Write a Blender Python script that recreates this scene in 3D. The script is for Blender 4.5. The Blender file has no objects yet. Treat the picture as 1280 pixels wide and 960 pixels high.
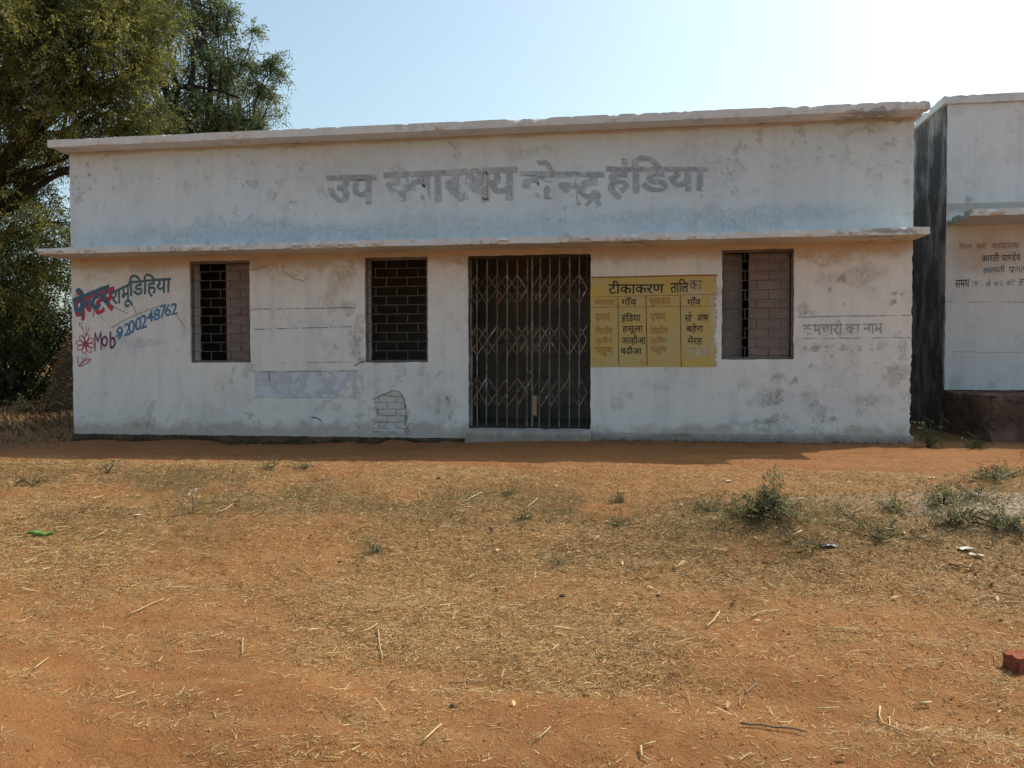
import bpy, bmesh, math, random
import numpy as np
from mathutils import Vector, Matrix, noise as mnoise

sc = bpy.context.scene
COL = sc.collection
R = math.radians
random.seed(11)
rng = np.random.default_rng(5)

# ------------------------------------------------------------------ camera
CAM = Vector((0.0, -10.18, 0.955))
YAW, PITCH = R(8.65), math.atan(30 / 1065.0)
cd = bpy.data.cameras.new("camera")
cd.sensor_width = 36.0
cd.lens = 36.0 * 1065 / 1280
cd.clip_start, cd.clip_end = 0.05, 2000
cam = bpy.data.objects.new("camera", cd)
COL.objects.link(cam)
cam.location = CAM
cam.rotation_euler = (R(90) - PITCH, R(0.12), YAW)
sc.camera = cam

# ------------------------------------------------------------------ light
SUN_AZ, SUN_EL = R(49.5), R(50.7)          # azimuth from +Y towards +X
w = bpy.data.worlds.new("World")
sc.world = w
w.use_nodes = True
nt = w.node_tree
bg = nt.nodes["Background"]
sky = nt.nodes.new("ShaderNodeTexSky")
sky.sky_type = 'NISHITA'
sky.sun_disc = False
sky.sun_elevation = SUN_EL
sky.sun_rotation = SUN_AZ
sky.altitude = 200
sky.air_density = 1.0
sky.dust_density = 3.6
sky.ozone_density = 0.9
wb = nt.nodes.new("ShaderNodeMix"); wb.data_type = 'RGBA'; wb.blend_type = 'MULTIPLY'   # the phone's cool green white balance
wb.inputs[0].default_value = 1.0
wb.inputs[7].default_value = (0.94, 1.06, 0.955, 1)
nt.links.new(sky.outputs[0], wb.inputs[6])
hs = nt.nodes.new("ShaderNodeHueSaturation"); hs.inputs['Saturation'].default_value = 0.86     # dusty winter sky
nt.links.new(wb.outputs[2], hs.inputs['Color'])
nt.links.new(hs.outputs[0], bg.inputs[0])
bg.inputs[1].default_value = 0.135
ld = bpy.data.lights.new("sun", 'SUN')
ld.energy = 2.7
ld.angle = R(0.53)
ld.color = (1.0, 0.95, 0.80)
sun = bpy.data.objects.new("sun", ld)
COL.objects.link(sun)
sdir = Vector((math.sin(SUN_AZ) * math.cos(SUN_EL), math.cos(SUN_AZ) * math.cos(SUN_EL), math.sin(SUN_EL)))
sun.rotation_euler = (-sdir).to_track_quat('-Z', 'Y').to_euler()
sun.location = (10, 10, 20)
vs = sc.view_settings
vs.view_transform = 'Standard'
vs.look = 'None'
vs.exposure = 0.62
vs.gamma = 1.0
vs.use_curve_mapping = False

# ------------------------------------------------------------------ survey helper
# turns a sighting in the 1280x960 survey photograph into a point on a real upright plane y = Y
_fw = Vector((-math.sin(YAW) * math.cos(PITCH), math.cos(YAW) * math.cos(PITCH), -math.sin(PITCH)))
_rt = Vector((math.cos(YAW), math.sin(YAW), 0))
_up = _rt.cross(_fw)
def at(px, py, Y=0.0):
    d = _fw + _rt * ((px - 640) / 1065.0) + _up * ((480 - py) / 1065.0)
    return CAM + d * ((Y - CAM.y) / d.y)

# ------------------------------------------------------------------ noise in numpy
_tab = rng.random((256, 256))
def vnoise(x, y, s=1.0, o=0.0):
    x = np.asarray(x, float) * s + 37.3 + o
    y = np.asarray(y, float) * s + 91.7 + o * 1.7
    xi = np.floor(x).astype(int); yi = np.floor(y).astype(int)
    fx = x - xi; fy = y - yi
    fx = fx * fx * (3 - 2 * fx); fy = fy * fy * (3 - 2 * fy)
    a = _tab[xi % 256, yi % 256]; b = _tab[(xi + 1) % 256, yi % 256]
    c = _tab[xi % 256, (yi + 1) % 256]; d = _tab[(xi + 1) % 256, (yi + 1) % 256]
    return (a * (1 - fx) + b * fx) * (1 - fy) + (c * (1 - fx) + d * fx) * fy
def fbm(x, y, s=1.0, n=4, o=0.0):
    t = 0; amp = 1; tot = 0
    for i in range(n):
        t = t + amp * vnoise(x, y, s * 2.03 ** i, o + 13.1 * i); tot += amp; amp *= 0.5
    return t / tot
def sstep(a, b, x):
    t = np.clip((np.asarray(x, float) - a) / (b - a), 0, 1)
    return t * t * (3 - 2 * t)

# ------------------------------------------------------------------ object helpers
def tag(o, label=None, cat=None, group=None, kind=None):
    if label: o['label'] = label
    if cat: o['category'] = cat
    if group: o['group'] = group
    if kind: o['kind'] = kind
    return o
def root(name, loc, label, cat, group=None):
    o = bpy.data.objects.new(name, None)
    o.empty_display_size = 0.2
    o.location = loc
    COL.objects.link(o)
    return tag(o, label, cat, group)
def wmat(o):
    m = Matrix.Translation(o.location) @ o.rotation_euler.to_matrix().to_4x4()
    if o.parent: m = wmat(o.parent) @ o.matrix_parent_inverse @ m
    return m
def link(name, me, mat=None, parent=None, loc=(0, 0, 0), rot=(0, 0, 0)):
    """mesh in world coordinates (or placed at loc) linked as one object"""
    if mat is not None and not me.materials:
        for m in (mat if isinstance(mat, (list, tuple)) else [mat]): me.materials.append(m)
    o = bpy.data.objects.new(name, me)
    o.location = loc; o.rotation_euler = rot
    COL.objects.link(o)
    if parent is not None:
        o.parent = parent
        o.matrix_parent_inverse = wmat(parent).inverted()
    return o
def pydata(name, v, f, smooth=False):
    me = bpy.data.meshes.new(name)
    if isinstance(v, np.ndarray): v = v.tolist()
    if isinstance(f, np.ndarray): f = f.tolist()
    me.from_pydata(v, [], f)
    if smooth: me.polygons.foreach_set('use_smooth', [True] * len(me.polygons))
    me.update()
    return me
def quads_mesh(name, V, smooth=False, nper=4):
    """V (n, nper, 3): n separate polygons, fast path"""
    n = V.shape[0]
    me = bpy.data.meshes.new(name)
    me.vertices.add(n * nper); me.vertices.foreach_set('co', V.reshape(-1).astype(np.float32))
    me.loops.add(n * nper); me.loops.foreach_set('vertex_index', np.arange(n * nper, dtype=np.int32))
    me.polygons.add(n)
    me.polygons.foreach_set('loop_start', np.arange(0, n * nper, nper, dtype=np.int32))
    me.update(calc_edges=True)
    me.validate()
    return me
_bc = {}
def box_me(sx, sy, sz, bev=0.0, name='box'):
    k = (round(sx, 3), round(sy, 3), round(sz, 3), bev, name)
    if k in _bc: return _bc[k]
    bm = bmesh.new()
    bmesh.ops.create_cube(bm, size=1)
    for v in bm.verts: v.co = Vector((v.co.x * sx, v.co.y * sy, v.co.z * sz))
    if bev: bmesh.ops.bevel(bm, geom=bm.edges[:], offset=bev, segments=1, affect='EDGES')
    me = bpy.data.meshes.new(name); bm.to_mesh(me); bm.free()
    _bc[k] = me
    return me
def bar(name, a, b, wd, dp, mat, parent):
    """straight bar between world points a, b with section wd x dp (dp along y)"""
    a = Vector(a); b = Vector(b); d = b - a
    me = box_me(wd, dp, d.length, 0, name)
    if not me.materials: me.materials.append(mat)
    elif me.materials[0] != mat:
        me = me.copy(); me.materials[0] = mat
    rot = (0, math.atan2(d.x, d.z), 0)
    return link(name, me, None, parent, (a + b) / 2, rot)
def rough_box(name, x0, x1, y0, y1, z0, z1, step=0.06, amp=0.004, chip=0.0, seed=0, bend=None):
    """box with fine subdivisions, uneven faces and chipped long edges"""
    nx = max(2, int((x1 - x0) / step)); ny = max(2, int((y1 - y0) / step)); nz = max(2, int((z1 - z0) / step))
    nx = min(nx, 400)
    bm = bmesh.new()
    xs = np.linspace(x0, x1, nx + 1); ys = np.linspace(y0, y1, ny + 1); zs = np.linspace(z0, z1, nz + 1)
    idx = {}
    def V(i, j, k):
        if (i, j, k) not in idx:
            p = Vector((xs[i], ys[j], zs[k]))
            q = mnoise.noise_vector(p * 4 + Vector((seed, 0, 0))) * amp + mnoise.noise_vector(p * 14 + Vector((seed, 3, 0))) * amp * 0.6
            edges = (i in (0, nx)) + (j in (0, ny)) + (k in (0, nz))
            if chip and edges >= 2:
                c = mnoise.noise(p * 23 + Vector((seed, 5, 1)))
                c2 = mnoise.noise(p * 5.5 + Vector((seed, 9, 1)))
                cc = max(0, c * 0.6 + c2 * 0.8 - 0.12) * chip * 2.2
                ctr = Vector(((x0 + x1) / 2, (y0 + y1) / 2, (z0 + z1) / 2))
                if j in (0, ny): q.y += math.copysign(cc, ctr.y - p.y)
                if k in (0, nz): q.z += math.copysign(min(cc, (z1 - z0) * .4), ctr.z - p.z)
                if i in (0, nx): q.x += math.copysign(cc, ctr.x - p.x)
            p = p + q
            if bend: p = bend(p)
            idx[(i, j, k)] = bm.verts.new(p)
        return idx[(i, j, k)]
    for i in range(nx):
        for j in range(ny):
            bm.faces.new((V(i, j, 0), V(i, j + 1, 0), V(i + 1, j + 1, 0), V(i + 1, j, 0)))
            bm.faces.new((V(i, j, nz), V(i + 1, j, nz), V(i + 1, j + 1, nz), V(i, j + 1, nz)))
        for k in range(nz):
            bm.faces.new((V(i, 0, k), V(i + 1, 0, k), V(i + 1, 0, k + 1), V(i, 0, k + 1)))
            bm.faces.new((V(i, ny, k), V(i, ny, k + 1), V(i + 1, ny, k + 1), V(i + 1, ny, k)))
    for j in range(ny):
        for k in range(nz):
            bm.faces.new((V(0, j, k), V(0, j, k + 1), V(0, j + 1, k + 1), V(0, j + 1, k)))
            bm.faces.new((V(nx, j, k), V(nx, j + 1, k), V(nx, j + 1, k + 1), V(nx, j, k + 1)))
    me = bpy.data.meshes.new(name); bm.to_mesh(me); bm.free()
    return me
def tube_rings(path, radii, n=6):
    """rings along a path -> verts, faces"""
    V = []; F = []
    for i, p in enumerate(path):
        p = Vector(p)
        d = (Vector(path[min(i + 1, len(path) - 1)]) - Vector(path[max(i - 1, 0)])).normalized()
        a = d.cross(Vector((0, 0, 1)))
        if a.length < 0.1: a = d.cross(Vector((0, 1, 0)))
        a.normalize(); b = d.cross(a)
        for k in range(n):
            t = 2 * math.pi * k / n
            V.append(p + (a * math.cos(t) + b * math.sin(t)) * radii[i])
    for i in range(len(path) - 1):
        for k in range(n):
            F.append((i * n + k, i * n + (k + 1) % n, (i + 1) * n + (k + 1) % n, (i + 1) * n + k))
    F.append(tuple(range(n - 1, -1, -1))); F.append(tuple((len(path) - 1) * n + k for k in range(n)))
    return V, F
class MB:
    def __init__(s): s.v = []; s.f = []
    def add(s, V, F):
        o = len(s.v); s.v += [tuple(p) for p in V]; s.f += [tuple(i + o for i in q) for q in F]
    def mesh(s, name, smooth=False): return pydata(name, s.v, s.f, smooth)

# ------------------------------------------------------------------ material helpers
class G:
    """small wrapper round a node tree"""
    def __init__(s, name, rough=0.9):
        s.m = bpy.data.materials.new(name); s.m.use_nodes = True
        s.t = s.m.node_tree; s.b = s.t.nodes["Principled BSDF"]
        s.out = s.t.nodes["Material Output"]
        s.b.inputs['Roughness'].default_value = rough
        s.b.inputs['Specular IOR Level'].default_value = 0.25
        s.pos = s.n('ShaderNodeNewGeometry').outputs['Position']
    def n(s, typ, **k):
        x = s.t.nodes.new(typ)
        for a, b in k.items(): setattr(x, a, b)
        return x
    def put(s, sock, val):
        if isinstance(val, bpy.types.NodeSocket): s.t.links.new(val, sock)
        elif isinstance(val, (tuple, list)) and len(val) == 3 and sock.type == 'RGBA': sock.default_value = (*val, 1)
        else: sock.default_value = val
    def map(s, scale=(1, 1, 1), loc=(0, 0, 0), src=None):
        x = s.n('ShaderNodeMapping'); x.inputs['Scale'].default_value = scale; x.inputs['Location'].default_value = loc
        s.put(x.inputs['Vector'], src or s.pos); return x.outputs[0]
    def noise(s, sc_=1.0, det=4, rough=0.55, vec=None, col=False):
        x = s.n('ShaderNodeTexNoise'); x.inputs['Scale'].default_value = sc_; x.inputs['Detail'].default_value = det
        x.inputs['Roughness'].default_value = rough
        s.put(x.inputs['Vector'], vec if vec is not None else s.pos)
        return x.outputs['Color' if col else 'Fac']
    def vor(s, sc_=1.0, vec=None, feature='F1', out='Distance'):
        x = s.n('ShaderNodeTexVoronoi', feature=feature); x.inputs['Scale'].default_value = sc_
        s.put(x.inputs['Vector'], vec if vec is not None else s.pos); return x.outputs[out]
    def mr(s, v, a, b, c=0.0, d=1.0):
        x = s.n('ShaderNodeMapRange'); x.interpolation_type = 'SMOOTHSTEP'
        s.put(x.inputs[0], v)
        for i, q in enumerate((a, b, c, d)): x.inputs[i + 1].default_value = q
        return x.outputs[0]
    def math(s, op, a, b=0.0, clamp=False):
        x = s.n('ShaderNodeMath', operation=op); x.use_clamp = clamp
        s.put(x.inputs[0], a); s.put(x.inputs[1], b); return x.outputs[0]
    def mix(s, f, a, b, mode='MIX'):
        x = s.n('ShaderNodeMix', data_type='RGBA', blend_type=mode)
        s.put(x.inputs[0], f); s.put(x.inputs[6], a); s.put(x.inputs[7], b); return x.outputs[2]
    def xyz(s):
        x = s.n('ShaderNodeSeparateXYZ'); s.put(x.inputs[0], s.pos); return x.outputs
    def spot(s, cx, cz, rx, rz, warp, soft=0.45):
        """soft ragged elliptical patch on an upright wall at (cx, cz)"""
        x = s.n('ShaderNodeMapping', vector_type='POINT')
        x.inputs['Location'].default_value = (-cx / rx, 0, -cz / rz); x.inputs['Scale'].default_value = (1 / rx, 0, 1 / rz)
        s.put(x.inputs['Vector'], warp)
        l = s.n('ShaderNodeVectorMath', operation='LENGTH'); s.put(l.inputs[0], x.outputs[0])
        return s.mr(l.outputs['Value'], 1.0, 1.0 - soft)
    def warp(s, sc_=6, amt=0.12, det=4):
        c = s.noise(sc_, det, .6, col=True)
        a = s.n('ShaderNodeVectorMath', operation='SUBTRACT'); s.put(a.inputs[0], c); a.inputs[1].default_value = (.5, .5, .5)
        b = s.n('ShaderNodeVectorMath', operation='MULTIPLY_ADD'); s.put(b.inputs[0], a.outputs[0]); b.inputs[1].default_value = (amt * 2,) * 3; s.put(b.inputs[2], s.pos)
        return b.outputs[0]
    def col(s, c): s.put(s.b.inputs['Base Color'], c)
    def rgh(s, c): s.put(s.b.inputs['Roughness'], c)
    def bump(s, h, st=0.3, dist=0.01):
        x = s.n('ShaderNodeBump'); x.inputs['Strength'].default_value = st; x.inputs['Distance'].default_value = dist
        s.put(x.inputs['Height'], h); s.put(s.b.inputs['Normal'], x.outputs[0])
    def alpha(s, a): s.put(s.b.inputs['Alpha'], a)

def wash_material(name, base, blue, spots, low_dirt=0.25, stain_z=None, dark=0.0, upper=None):
    """lime wash over cement plaster with streaks, damp stains, pits and splash dirt
       spots: (x, z, rx, rz, colour, strength)"""
    g = G(name, .92)
    X, Y, Z = g.xyz()
    c = base
    if upper: c = g.mix(g.mr(Z, upper[0], upper[0] + .02), c, upper[1])
    big = g.noise(.9, 5, .6)
    c = g.mix(g.mr(big, .35, .7, 0, .55), c, blue)
    streak = g.noise(1.0, 5, .62, g.map((5.5, 5.5, .55)))
    c = g.mix(g.mr(streak, .42, .72, 0, .26), c, (.40, .41, .42))
    cloud = g.noise(3.2, 6, .65)
    c = g.mix(g.mr(cloud, .5, .75, 0, .30), c, (.36, .34, .33))
    c = g.mix(g.mr(g.noise(7.0, 6, .7), .55, .8, 0, .45), c, (.34, .29, .25))
    pr = g.noise(4.2, 9, .68); pz = g.mr(g.noise(.75, 3), .46, .60)
    peel = g.math('MULTIPLY', g.mr(pr, .585, .60), pz)
    c = g.mix(g.math('MULTIPLY', peel, .26), c, (.37, .33, .29))
    pe2 = g.math('MULTIPLY', g.math('MULTIPLY', g.mr(pr, .575, .585), g.mr(pr, .61, .60)), pz)
    c = g.mix(g.math('MULTIPLY', pe2, .35), c, (.22, .18, .15))
    # brush marks
    br = g.noise(1.0, 3, .6, g.map((38, 38, 3.0)))
    c = g.mix(g.mr(br, .35, .7, 0, .12), c, (.8, .8, .8))
    wp = g.warp(7, .10); wp2 = g.warp(22, .05)
    if len(spots) > 8:       # many stains: laid on the mesh as a point attribute by stain_attr
        at_ = g.n('ShaderNodeAttribute', attribute_name='stain')
        k_ = g.mr(g.noise(19, 6, .75), .40, .56, .25, 1.15)
        c = g.mix(g.math('MULTIPLY', at_.outputs['Alpha'], k_, True), c, at_.outputs['Color'])
    else:
        for i, (sx, sz, rx, rz, colr, st) in enumerate(spots):
            m = g.spot(sx, sz, rx, rz, wp, .55)
            c = g.mix(g.math('MULTIPLY', m, st), c, colr)
    # pits where the plaster is knocked out
    pv = g.vor(4.5, g.warp(30, .02)); pn = g.noise(1.7, 2)
    pit = g.math('MULTIPLY', g.mr(pv, .055, .03), g.mr(pn, .53, .6))
    c = g.mix(g.math('MULTIPLY', pit, .8), c, (.16, .12, .10))
    fine = g.mr(g.noise(46, 3, .6), .66, .74); fmask = g.mr(g.noise(2.4, 3), .5, .62)
    c = g.mix(g.math('MULTIPLY', g.math('MULTIPLY', fine, fmask), .5), c, (.25, .2, .17))
    # hair cracks
    cr = g.vor(1.6, g.warp(3.5, .25), 'DISTANCE_TO_EDGE')
    crm = g.math('MULTIPLY', g.mr(cr, .010, .004), g.mr(g.noise(.8, 3), .5, .6))
    c = g.mix(g.math('MULTIPLY', crm, .18), c, (.2, .17, .15))
    if stain_z:      # run-off dirt hanging from a ledge at the given heights
        for z0, depth, colr, st in stain_z:
            n_ = g.noise(1.0, 5, .6, g.map((2.6, 2.6, .9)))
            d = g.math('SUBTRACT', z0, Z)
            edge = g.math('MULTIPLY', n_, depth * 2)
            m = g.mr(g.math('SUBTRACT', edge, d), 0, depth * .55)
            m = g.math('MULTIPLY', m, g.mr(d, -.02, 0.0))
            c = g.mix(g.math('MULTIPLY', m, st), c, colr)
    if low_dirt:
        n_ = g.noise(3.5, 5, .65)
        m = g.mr(g.math('SUBTRACT', g.math('MULTIPLY', n_, low_dirt * 2), Z), 0, low_dirt * .6)
        c = g.mix(g.math('MULTIPLY', m, .5), c, (.30, .185, .115))
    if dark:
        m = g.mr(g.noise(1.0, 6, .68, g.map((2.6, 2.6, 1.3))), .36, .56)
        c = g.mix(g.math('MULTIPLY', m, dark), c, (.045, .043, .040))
    g.col(c)
    h = g.math('ADD', g.math('MULTIPLY', g.noise(9, 6, .6), .7), g.math('MULTIPLY', g.noise(70, 3, .6), .25))
    h = g.math('SUBTRACT', h, g.math('MULTIPLY', pit, .6))
    h = g.math('SUBTRACT', h, g.math('MULTIPLY', crm, .3))
    h = g.math('SUBTRACT', h, g.math('MULTIPLY', peel, .35))
    g.bump(h, .55, .012)
    return g.m

def stain_attr(me, spots):
    n = len(me.vertices); co = np.empty(n * 3, np.float32); me.vertices.foreach_get('co', co); co = co.reshape(-1, 3)
    x, z = co[:, 0].astype(float), co[:, 2].astype(float)
    wx = (fbm(x, z, 7, 4, 2) - .5) * 2; wz = (fbm(x, z, 7, 4, 52) - .5) * 2
    ux = (fbm(x, z, 21, 3, 12) - .5) * 2; uz = (fbm(x, z, 21, 3, 62) - .5) * 2
    C_ = np.zeros((n, 4)); C_[:, :3] = .4
    for sx, sz, rx, rz, colr, st in spots:
        big = rx > .12
        a = .16 if big else .05
        l = np.hypot((x + (wx if big else ux) * a - sx) / max(rx, .017), (z + (wz if big else uz) * a * .8 - sz) / max(rz, .017))
        m = sstep(1.1, .5 if big else .6, l) * st
        # 'over' with what is there
        A = C_[:, 3]; out = m + A * (1 - m)
        for k in range(3): C_[:, k] = np.where(out > 1e-4, (colr[k] * m + C_[:, k] * A * (1 - m)) / np.maximum(out, 1e-4), C_[:, k])
        C_[:, 3] = out
    a_ = me.attributes.new('stain', 'FLOAT_COLOR', 'POINT'); a_.data.foreach_set('color', C_.astype(np.float32).ravel())
    return me

def paint_material(name, colr, wear=.5, wscale=14, fade=None, seed=0):
    """old sign paint, worn through in ragged patches"""
    g = G(name, .8)
    n1 = g.noise(wscale, 5, .7, g.map(loc=(seed, seed * .7, 0)))
    n2 = g.noise(2.2, 3, .6, g.map(loc=(seed + 3, 0, 1)))
    c = g.mix(g.mr(g.noise(6, 4), .3, .75, 0, .4), colr, fade or tuple(min(1, q * 1.5 + .04) for q in colr))
    g.col(c)
    a = g.mr(g.math('ADD', g.math('MULTIPLY', n1, .6), g.math('MULTIPLY', n2, .4)), wear - .1, wear + .07)
    g.alpha(a)
    return g.m

def simple(name, c1, c2, scale=8, rough=.85, bump=.3, metal=0.0, dist=.004, third=None):
    g = G(name, rough)
    c = g.mix(g.mr(g.noise(scale, 5, .65), .35, .68), c1, c2)
    if third: c = g.mix(g.mr(g.noise(scale * 2.7, 4, .6), .55, .7), c, third)
    g.col(c); g.bump(g.noise(scale * 5, 5, .6), bump, dist)
    g.b.inputs['Metallic'].default_value = metal
    return g.m

# stains of the front wall: px positions read off the photograph, laid on the wall plane
def S(px, py, rx, rz, colr, st, Y=0.0):
    p = at(px, py, Y); return (p.x, p.z, rx, rz, colr, st)
OCH = (.43, .28, .17); GRY = (.30, .28, .27); DRK = (.10, .085, .075); PINK = (.42, .33, .28); BLU = (.40, .46, .56)
wall_spots = [
    S(425, 345, .22, .17, OCH, .35), S(440, 335, .14, .14, (.36, .25, .18), .5), S(415, 372, .13, .19, (.40, .29, .21), .42),
    S(437, 385, .09, .10, (.38, .28, .22), .5), S(360, 340, .45, .12, OCH, .35), S(330, 330, .5, .08, OCH, .3),
    S(380, 480, .64, .16, BLU, .42), S(335, 480, .16, .15, BLU, .30), S(380, 400, .62, .06, (.45, .45, .5), .25),
    S(445, 425, .12, .26, GRY, .38), S(452, 450, .05, .06, DRK, .5),
    S(170, 425, .55, .10, (.42, .46, .54), .45), S(190, 432, .30, .06, (.36, .42, .52), .4),
    S(550, 505, .35, .18, GRY, .28), S(560, 500, .05, .05, DRK, .55), S(545, 515, .05, .04, DRK, .4), S(562, 520, .02, .06, DRK, .5),
    S(1055, 350, .35, .12, (.33, .28, .25), .35), S(1030, 325, .55, .07, OCH, .45), S(1092, 345, .18, .13, (.36, .33, .31), .4),
    S(1052, 349, .05, .05, DRK, .55), S(1040, 362, .035, .03, DRK, .5), S(1095, 363, .03, .02, DRK, .5),
    S(1118, 368, .04, .02, DRK, .6), S(1127, 371, .015, .02, DRK, .7), S(1117, 379, .04, .03, DRK, .5),
    S(1056, 383, .03, .03, DRK, .35), S(1004, 388, .07, .08, GRY, .6), S(1012, 392, .10, .03, GRY, .4),
    S(992, 478, .06, .05, DRK, .5), S(973, 473, .12, .06, DRK, .35), S(960, 495, .28, .12, GRY, .35), S(965, 500, .14, .06, DRK, .32),
    S(975, 488, .06, .05, DRK, .35), S(1082, 505, .20, .13, GRY, .45), S(1075, 515, .06, .05, DRK, .3), S(1040, 524, .07, .035, DRK, .55),
    S(1030, 522, .04, .02, DRK, .5), S(955, 528, .28, .06, GRY, .5), S(960, 525, .12, .05, DRK, .35), S(920, 528, .14, .06, GRY, .4),
    S(1120, 475, .14, .18, PINK, .5), S(1128, 440, .06, .12, GRY, .45), S(1122, 420, .05, .04, GRY, .5), S(1105, 430, .05, .05, GRY, .4),
    S(1020, 435, .05, .06, GRY, .5), S(1098, 437, .04, .05, DRK, .4), S(1006, 435, .03, .05, DRK, .35),
    S(1012, 458, .03, .03, DRK, .4), S(1038, 446, .02, .02, DRK, .85), S(1010, 498, .12, .14, GRY, .3), S(930, 480, .12, .08, GRY, .25),
    S(770, 505, .10, .10, GRY, .3), S(787, 495, .06, .05, GRY, .35), S(820, 480, .16, .10, (.42, .42, .46), .25),
    S(131, 491, .018, .018, DRK, .9), S(101, 405, .014, .014, DRK, .9), S(148, 515, .02, .04, (.35, .22, .18), .4),
    S(552, 441, .015, .015, DRK, .9), S(355, 332, .1, .02, OCH, .4), S(190, 328, .09, .03, (.34, .2, .13), .45), S(105, 325, .09, .03, (.34, .2, .13), .5),
    S(112, 345, .05, .06, OCH, .35), S(275, 480, .12, .18, (.55, .42, .33), .30), S(260, 520, .3, .2, (.46, .38, .32), .3), S(230, 400, .06, .3, (.5, .44, .4), .4),
    S(570, 326, .07, .04, (.33, .2, .13), .6), S(470, 480, .04, .3, (.5, .38, .3), .3), S(535, 475, .05, .12, GRY, .3),
    # parapet band
    S(234, 232, .05, .09, (.44, .38, .35), .45), S(350, 228, .05, .07, (.40, .34, .31), .5), S(201, 220, .012, .03, DRK, .85), S(112, 218, .012, .02, DRK, .85),
    S(313, 272, .05, .06, (.44, .42, .42), .5), S(248, 270, .05, .03, GRY, .35), S(171, 250, .06, .03, GRY, .25), S(144, 206, .05, .08, GRY, .25),
    S(304, 201, .012, .02, DRK, .8), S(260, 305, .02, .015, DRK, .9), S(128, 303, .015, .015, DRK, .8), S(393, 244, .012, .015, DRK, .8),
    S(607, 230, .06, .22, (.38, .30, .24), .35), S(607, 213, .03, .03, DRK, .7), S(606, 250, .03, .04, (.25, .17, .12), .6),
    S(578, 279, .016, .016, DRK, .8), S(724, 254, .035, .04, DRK, .6), S(701, 275, .012, .012, DRK, .7), S(917, 277, .02, .035, DRK, .8), S(850, 291, .012, .012, DRK, .7),
    S(945, 268, .02, .01, DRK, .6), S(760, 292, .012, .012, DRK, .6), S(815, 248, .015, .015, DRK, .5), S(878, 246, .012, .012, DRK, .6),
    S(660, 190, .5, .10, (.36, .38, .40), .4), S(1075, 165, .3, .05, GRY, .4), S(1118, 152, .10, .03, DRK, .8), S(1090, 160, .05, .05, (.4, .3, .24), .4),
    S(300, 290, 2.4, .16, (.36, .47, .53), .55), S(900, 272, 2.2, .14, (.36, .47, .53), .5), S(560, 285, 1.6, .2, (.38, .47, .53), .4),
    S(870, 215, .8, .35, (.38, .42, .47), .3), S(430, 215, .9, .3, (.42, .44, .46), .3), S(1000, 220, .35, .4, (.56, .57, .58), .4),
]
M = {}
M['wall'] = wash_material('limewashed_plaster', (.76, .735, .68), (.66, .67, .67), wall_spots, .22,
                          [(2.28, .20, OCH, .55), (3.66, .05, (.36, .27, .2), .5)], 0, (2.33, (.585, .675, .71)))
M['slab'] = wash_material('limewashed_concrete_ledge', (.68, .68, .66), (.55, .56, .55), [S(1090, 140, .4, .04, (.1, .1, .1), .5, -.3), S(265, 181, .16, .012, DRK, .7, -.3), S(1115, 290, .35, .035, (.16, .13, .11), .6, -.5), S(545, 312, .2, .02, (.2, .15, .12), .5, -.5), S(800, 302, .3, .02, (.25, .19, .15), .5, -.5), S(1196, 266, .22, .14, (.08, .075, .07), .92, 1.08)], 0)  # last spot paints shade into the left end of the neighbour's canopy
M['neigh'] = wash_material('blue_white_plaster', (.72, .715, .70), (.61, .66, .68),
    [S(1230, 320, .6, .35, (.5, .36, .26), .4, 1.9), S(1222, 322, .12, .2, (.52, .34, .24), .35, 1.9), S(1195, 480, .12, .2, GRY, .3, 1.9), S(1210, 250, .08, .08, GRY, .4, 1.9)], .1,
    [(3.0, .22, (.36, .30, .25), .6), (4.6, .10, (.30, .31, .33), .5)])
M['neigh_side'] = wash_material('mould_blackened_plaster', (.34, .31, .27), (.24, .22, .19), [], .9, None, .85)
M['dark_plinth'] = simple('mossy_cement_plinth', (.06, .045, .032), (.16, .095, .055), 5, .95, .8, dist=.02, third=(.035, .038, .02))
M['white_plinth'] = wash_material('limewashed_plinth', (.46, .42, .385), (.38, .36, .33), [], .09, None, .25)
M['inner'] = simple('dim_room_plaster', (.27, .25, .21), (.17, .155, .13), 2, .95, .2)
M['gate_dark'] = simple('rusted_dark_iron', (.065, .042, .03), (.035, .028, .025), 16, .7, .4, .2)
M['gate_light'] = simple('worn_grey_iron', (.20, .19, .165), (.10, .07, .05), 5, .6, .4, .2, third=(.40, .39, .35))
M['gate_rust'] = simple('orange_rust_iron', (.22, .135, .07), (.10, .065, .04), 9, .75, .4, .1)
M['gate_green'] = simple('old_green_painted_iron', (.055, .075, .06), (.07, .05, .035), 7, .6, .4, .1)
M['grille'] = simple('weathered_grille_iron', (.11, .095, .085), (.07, .05, .04), 10, .7, .3, .1, third=(.2, .19, .18))
M['shutter'] = simple('faded_pink_brown_shutter', (.27, .205, .18), (.21, .155, .135), 5, .8, .3)
M['shutter_grey'] = simple('faded_grey_shutter', (.22, .20, .185), (.17, .15, .14), 5, .8, .3)
M['reveal'] = simple('grey_window_frame', (.17, .145, .125), (.10, .08, .07), 7, .85, .3)
M['brick_white'] = wash_material('limewashed_brick', (.64, .61, .57), (.50, .47, .44), [], 0)
M['mortar'] = simple('crumbled_mortar', (.54, .49, .44), (.40, .35, .31), 30, .95, .8, dist=.01)
M['iron_white'] = simple('white_painted_rod', (.65, .64, .6), (.4, .33, .27), 20, .6, .2)

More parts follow.
